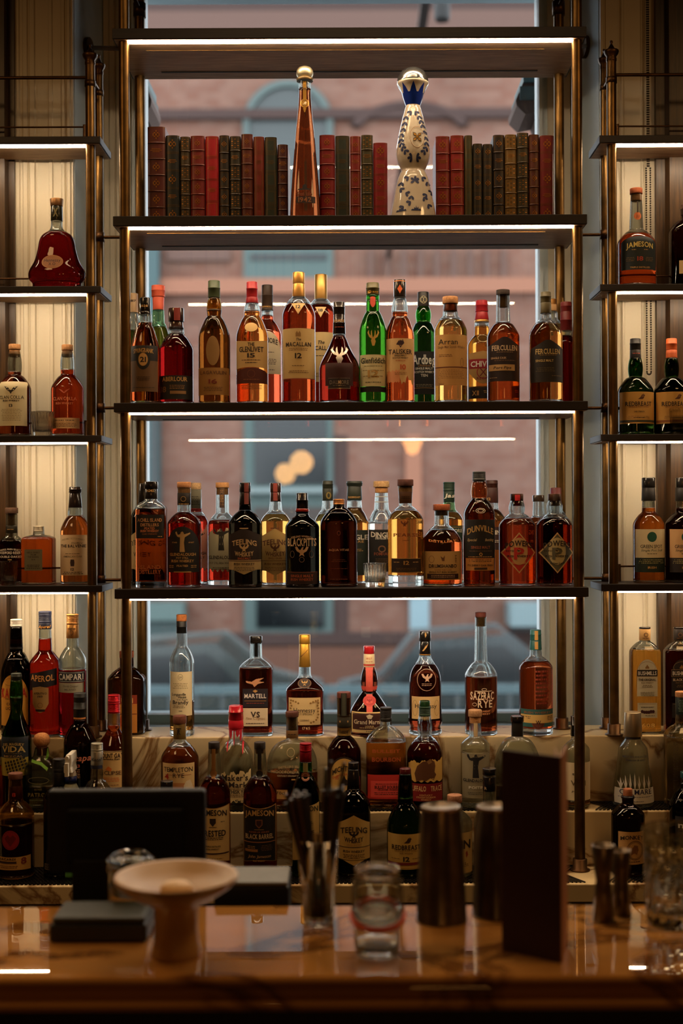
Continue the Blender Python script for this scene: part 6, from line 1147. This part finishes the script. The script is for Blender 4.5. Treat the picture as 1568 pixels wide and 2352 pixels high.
# footed bowl
def fore(name, px, d, lab, cat, z=ZB, py=2100):
    return empty(name, (U(px, py)[0]*d/F, d, z), lab, cat)
d = 2.045; u = fore('footed_bowl', 405, d, 'wide pale beige footed bowl on the bar', 'bowl'); k = d/F
hb_ = (H-U(400, 2012)[1]*k)-ZB; rb_ = 142*k
M_BOWL = mat((178, 140, 86), .35, kind='pale_ceramic')
MB().lathe([(0, .037), (.004, .039), (.02, .035), (.045, .033), (.072, .034), (.082, .042), (.090, .060), (hb_-.014, rb_*.90), (hb_-.005, rb_*.985), (hb_, rb_), (hb_+.002, rb_*.985), (hb_, rb_*.93), (hb_-.010, rb_*.8), (hb_-.024, rb_*.45), (hb_-.026, .001)], M_BOWL, 48).build('bowl', u)
MB().lathe([(hb_-.0255, .024), (hb_-.018, .026), (hb_-.010, .018), (hb_-.008, .001)], mat((226, 190, 140), .5), 24, 0, 0).build('dish_inside', u)
# card tray
d = 2.15; u = fore('black_tray', 238, d, 'low black leatherette box lying on the bar left of the bowl', 'box')
rbox(-.078, .078, -.05, .05, .0, .030, mat((20, 18, 16), .5), 'base', u, bevel=.006)
rbox(-.074, .074, -.047, .047, .0305, .040, mat((48, 52, 44), .45), 'lid', u, bevel=.005)
# till screen seen from behind
d = 2.40; k = d/F; u = fore('till_monitor', 292, d, 'black till monitor seen from behind on its stand', 'monitor', ZW, 1900)
zt = (H-U(292, 1813)[1]*k)-ZW; zb = (H-U(292, 2003)[1]*k)-ZW
rbox(-.142, .142, -.012, .018, zb, zt, M_BLACKP, 'screen_housing', u, bevel=.006)
rbox(-.105, .105, -.028, -.0125, zb+.02, zt-.03, mat((3, 3, 3), .7, kind='black_plastic', spec=.2), 'back_panel', u, bevel=.006)
rbox(-.10, .10, .0185, .02, zb+.012, zt-.012, mat((12, 14, 16), .1), 'screen', u, bevel=0)
rbox(-.095, -.015, -.03, .01, .012, zb+.03, M_BLACKP, 'stand', u, bevel=.004)
rbox(-.12, .02, -.06, .06, .0, .0115, M_BLACKP, 'foot', u, bevel=.003)
# receipt printer
d = 2.39; k = d/F; u = fore('receipt_printer', 582, d, 'low dark receipt printer behind the bar, right of the bowl', 'printer', ZW, 2040)
ph = (H-U(582, 2008)[1]*k)-ZW
rbox(-.066, .066, -.055, .06, 0, ph-.008, M_BLACKP, 'body', u, bevel=.004)
rbox(-.064, .064, -.052, .056, ph-.0075, ph, mat((86, 84, 72), .4), 'lid', u, bevel=.003)
rbox(-.03, .0, -.0565, -.0555, .022, .034, mat((46, 40, 34), .4), 'paper_slot', u, bevel=0)
# glass of straws
d = 2.205; k = d/F; u = fore('straw_glass', 731, d, 'tall glass on the bar holding dark straws', 'glass')
hg = (H-U(731, 1925)[1]*k)-ZB; rg = 42*k
MB().lathe([(0, rg*.8), (.002, rg*.84), (hg, rg*1.12), (hg, rg*1.06), (.014, rg*.76), (.0135, .001)], M_CLR, 36).build('glass', u)
ht = (H-U(731, 1750)[1]*k)-ZB; rnd = random.Random(3); sp = u.matrix_basis.translation
for i in range(64):
    a = rnd.random()*2*pi; q = sqrt(rnd.random())*rg*.58; sd = 1 if cos(a) > 0 else -1
    top = (sd*.031-.004+.018*(rnd.random()*2-1), sin(a)*q*1.5)
    if sd < 0 or i % 9: ht_ = ht*(.80 if sd < 0 else .83)
    else: ht_ = ht
    f = .95+.07*rnd.random()
    s = MB().tube((cos(a)*q*.9, sin(a)*q*.9, 0), (top[0], top[1], ht_*f-.016), .0031, mat((34, 26, 22) if i % 4 else (74, 52, 34), .35, kind='plastic'), 8)
    tag(s.build('drinking_straw', loc=(sp[0], d, ZB+.016)), 'dark thin drinking straw standing in the tall glass on the bar', 'straw', 'dark drinking straws in the tall glass')
# clip top jars
def jar(px, d, top, w_, lab, seal, rot, gold=None):
    k = d/F; u = fore('clip_top_jar', px, d, lab, 'jar'); h = (H-U(px, top)[1]*k)-ZB; r = w_/2*k
    hj = h*(.96 if seal else .86)
    MB().lathe([(0, r*.72), (.003, r*.8), (hj*.15, r*.84), (hj*.8, r*.84), (hj*.92, r*.76), (hj, r*.8), (hj, r*.74), (hj*.9, r*.7), (hj*.78, r*.78), (hj*.15, r*.78), (.010, r*.7), (.0095, .001)], M_CLR, 40).build('jar_glass', u)
    lid = MB(); 
    lid.lathe([(0, r*.82), (.004, r*.9), (.010, r*.9), (.016, r*.7), (.014, r*.64), (.008, r*.6), (.007, .001)], M_CLR, 36)
    lo = lid.build('lid', u, (0, -r*1.0 if seal else 0, h*.52 if seal else hj+.003)); lo.rotation_euler = (rot, 0, 0)
    if seal:
        so = MB().lathe([(-.004, r*.76), (-.006, r*.95), (.001, r*1.0), (.003, r*.9), (.002, r*.76), (-.004, r*.76)], mat((226, 78, 14), .5, kind='rubber'), 40, caps=(False, False)).build('rubber_seal', lo)
    wb = MB()
    for s in (-1, 1): wb.tube((s*r*.86, -.004, hj*.9), (s*r*.9, -r*.9 if seal else .010, h*.54 if seal else hj+.01), .0014, mat((150, 130, 100), .25, .9, 'steel'), 8)
    wb.tube((-r*.9, r*.2, hj*.82), (r*.9, r*.2, hj*.82), .0014, mat((150, 130, 100), .25, .9, 'steel'), 8).build('wire_clip', u)
jar(866, 2.05, 1985, 128, 'glass clip top jar with orange rubber seal on the bar', True, .25)
jar(300, 2.23, 1968, 120, 'clear glass jar standing on the bar behind the beige bowl', False, .05)
# shaker tins
def tin(px, d, top, base_w, top_w, lab):
    k = d/F; u = fore('shaker_tin', px, d, lab, 'cocktail shaker', ZB, 2000); u['group'] = 'upturned steel shaker tins'
    h = (H-U(px, top)[1]*k)-ZB; rb_, rt = base_w/2*k, top_w/2*k
    MB().lathe([(0, rb_), (.003, rb_*1.02), (.005, rb_), (h*.5, (rb_+rt)/2*1.01), (h-.004, rt), (h-.001, rt*.97), (h, rt*.9), (h-.004, rt*.86), (h-.0045, .001)], M_TIN, 44).build('body', u)
    MB().lathe([(h-.006, rt*1.0), (h-.0025, rt*1.012), (h-.0005, rt*.99)], mat((190, 160, 120), .3, .9, 'steel'), 44, caps=(False, False)).build('rim', u)
tin(1013, 2.215, 1850, 116, 92, 'upturned dark steel shaker tin on the bar, left of the two')
tin(1140, 2.245, 1850, 112, 92, 'upturned dark steel shaker tin on the bar, touching the menu edge')
# menu
d = 2.0; k = d/F; xa = U(1152, 2000)[0]*2.06/F; xb = U(1283, 2000)[0]*2.0/F
u = empty('menu', (xb, 2.0, ZB), 'tall dark maroon menu standing upright on the bar', 'menu')
hm = (H-U(1283, 1737)[1]*k)-ZB; ang = math.atan2(.060, xa-xb); L_ = math.hypot(.060, xa-xb)
def leaf_(nm, a, Lx, t, m_, h0=0, h1=hm, o=(0, 0)):
    b = MB().box(0, Lx, -t/2, t/2, h0, h1, m_).build(nm, u, (o[0], o[1], 0), .001); b.rotation_euler = (0, 0, a); return b
M_MAR = mat((46, 12, 14), .55, kind='maroon_leatherette')
leaf_('front_cover', ang, L_, .003, M_MAR)
leaf_('back_cover', 1.32, L_, .003, mat((176, 118, 78), .6, kind='tan_card'), o=(.003, .001))
leaf_('pages', 1.48, L_*.96, .001, mat((196, 150, 110), .7, kind='card'), .004, hm-.004, (.001, .003))
MB().tube((.001, -.0005, 0), (.001, -.0005, hm), .0022, M_MAR, 10).build('spine', u)
# jiggers
def jig(px, d, top, bot, wt, ww, wb, lab):
    k = d/F; u = fore('jigger', px, d, lab, 'jigger', ZB, 2050); u['group'] = 'steel jiggers on the bar'
    h = (H-U(px, top)[1]*k)-ZB; a, b, c = wt/2*k, ww/2*k, wb/2*k
    MB().lathe([(0, c*.95), (.001, c), (h*.45, b*1.1), (h*.52, b), (h*.58, b*1.08), (h-.001, a), (h, a*.96), (h*.62, b*.9), (h*.6, .001)], M_TIN, 32).build('body', u)
jig(1385, 2.205, 1940, 2110, 54, 34, 52, 'hourglass steel jigger on the bar, left of the pair by the menu')
jig(1426, 2.24, 1952, 2105, 46, 32, 46, 'hourglass steel jigger on the bar, right of the pair')
# cut crystal mixing glass at the right
d = 2.19; k = d/F; u = fore('mixing_glass', 1548, d, 'cut crystal mixing glass at the right end of the bar', 'mixing glass')
hg = (H-U(1548, 1900)[1]*k)-ZB; rg = 72*k; n = 32; mb = MB(); vs = []
prf = [(0, .8, 0), (.006, .86, 0), (.012, .9, 1), (hg*.25, .94, 1), (hg*.5, .96, 1), (hg*.7, .97, 1), (hg*.74, .97, 0), (hg-.002, 1.0, 0), (hg, .985, 0), (hg-.002, .95, 0), (hg*.5, .86, 0), (.024, .74, 0), (.022, .01, 0)]
for j, (z, rr, q) in enumerate(prf):
    for i in range(n): a = 2*pi*(i+.5*(j % 2)*q)/n; s = rg*rr*(1-.05*q*((i+j) % 2)); vs.append((s*cos(a), s*sin(a), z))
mb.add(vs, [(j*n+i, j*n+(i+1) % n, (j+1)*n+(i+1) % n, (j+1)*n+i) for j in range(len(prf)-1) for i in range(n)]+[tuple(range(n))[::-1]], M_CLR); mb.build('glass', u)
MB().tube((.01, 0, .03), (.04, .01, hg+.05), .003, M_TIN, 10).build('bar_spoon', u)
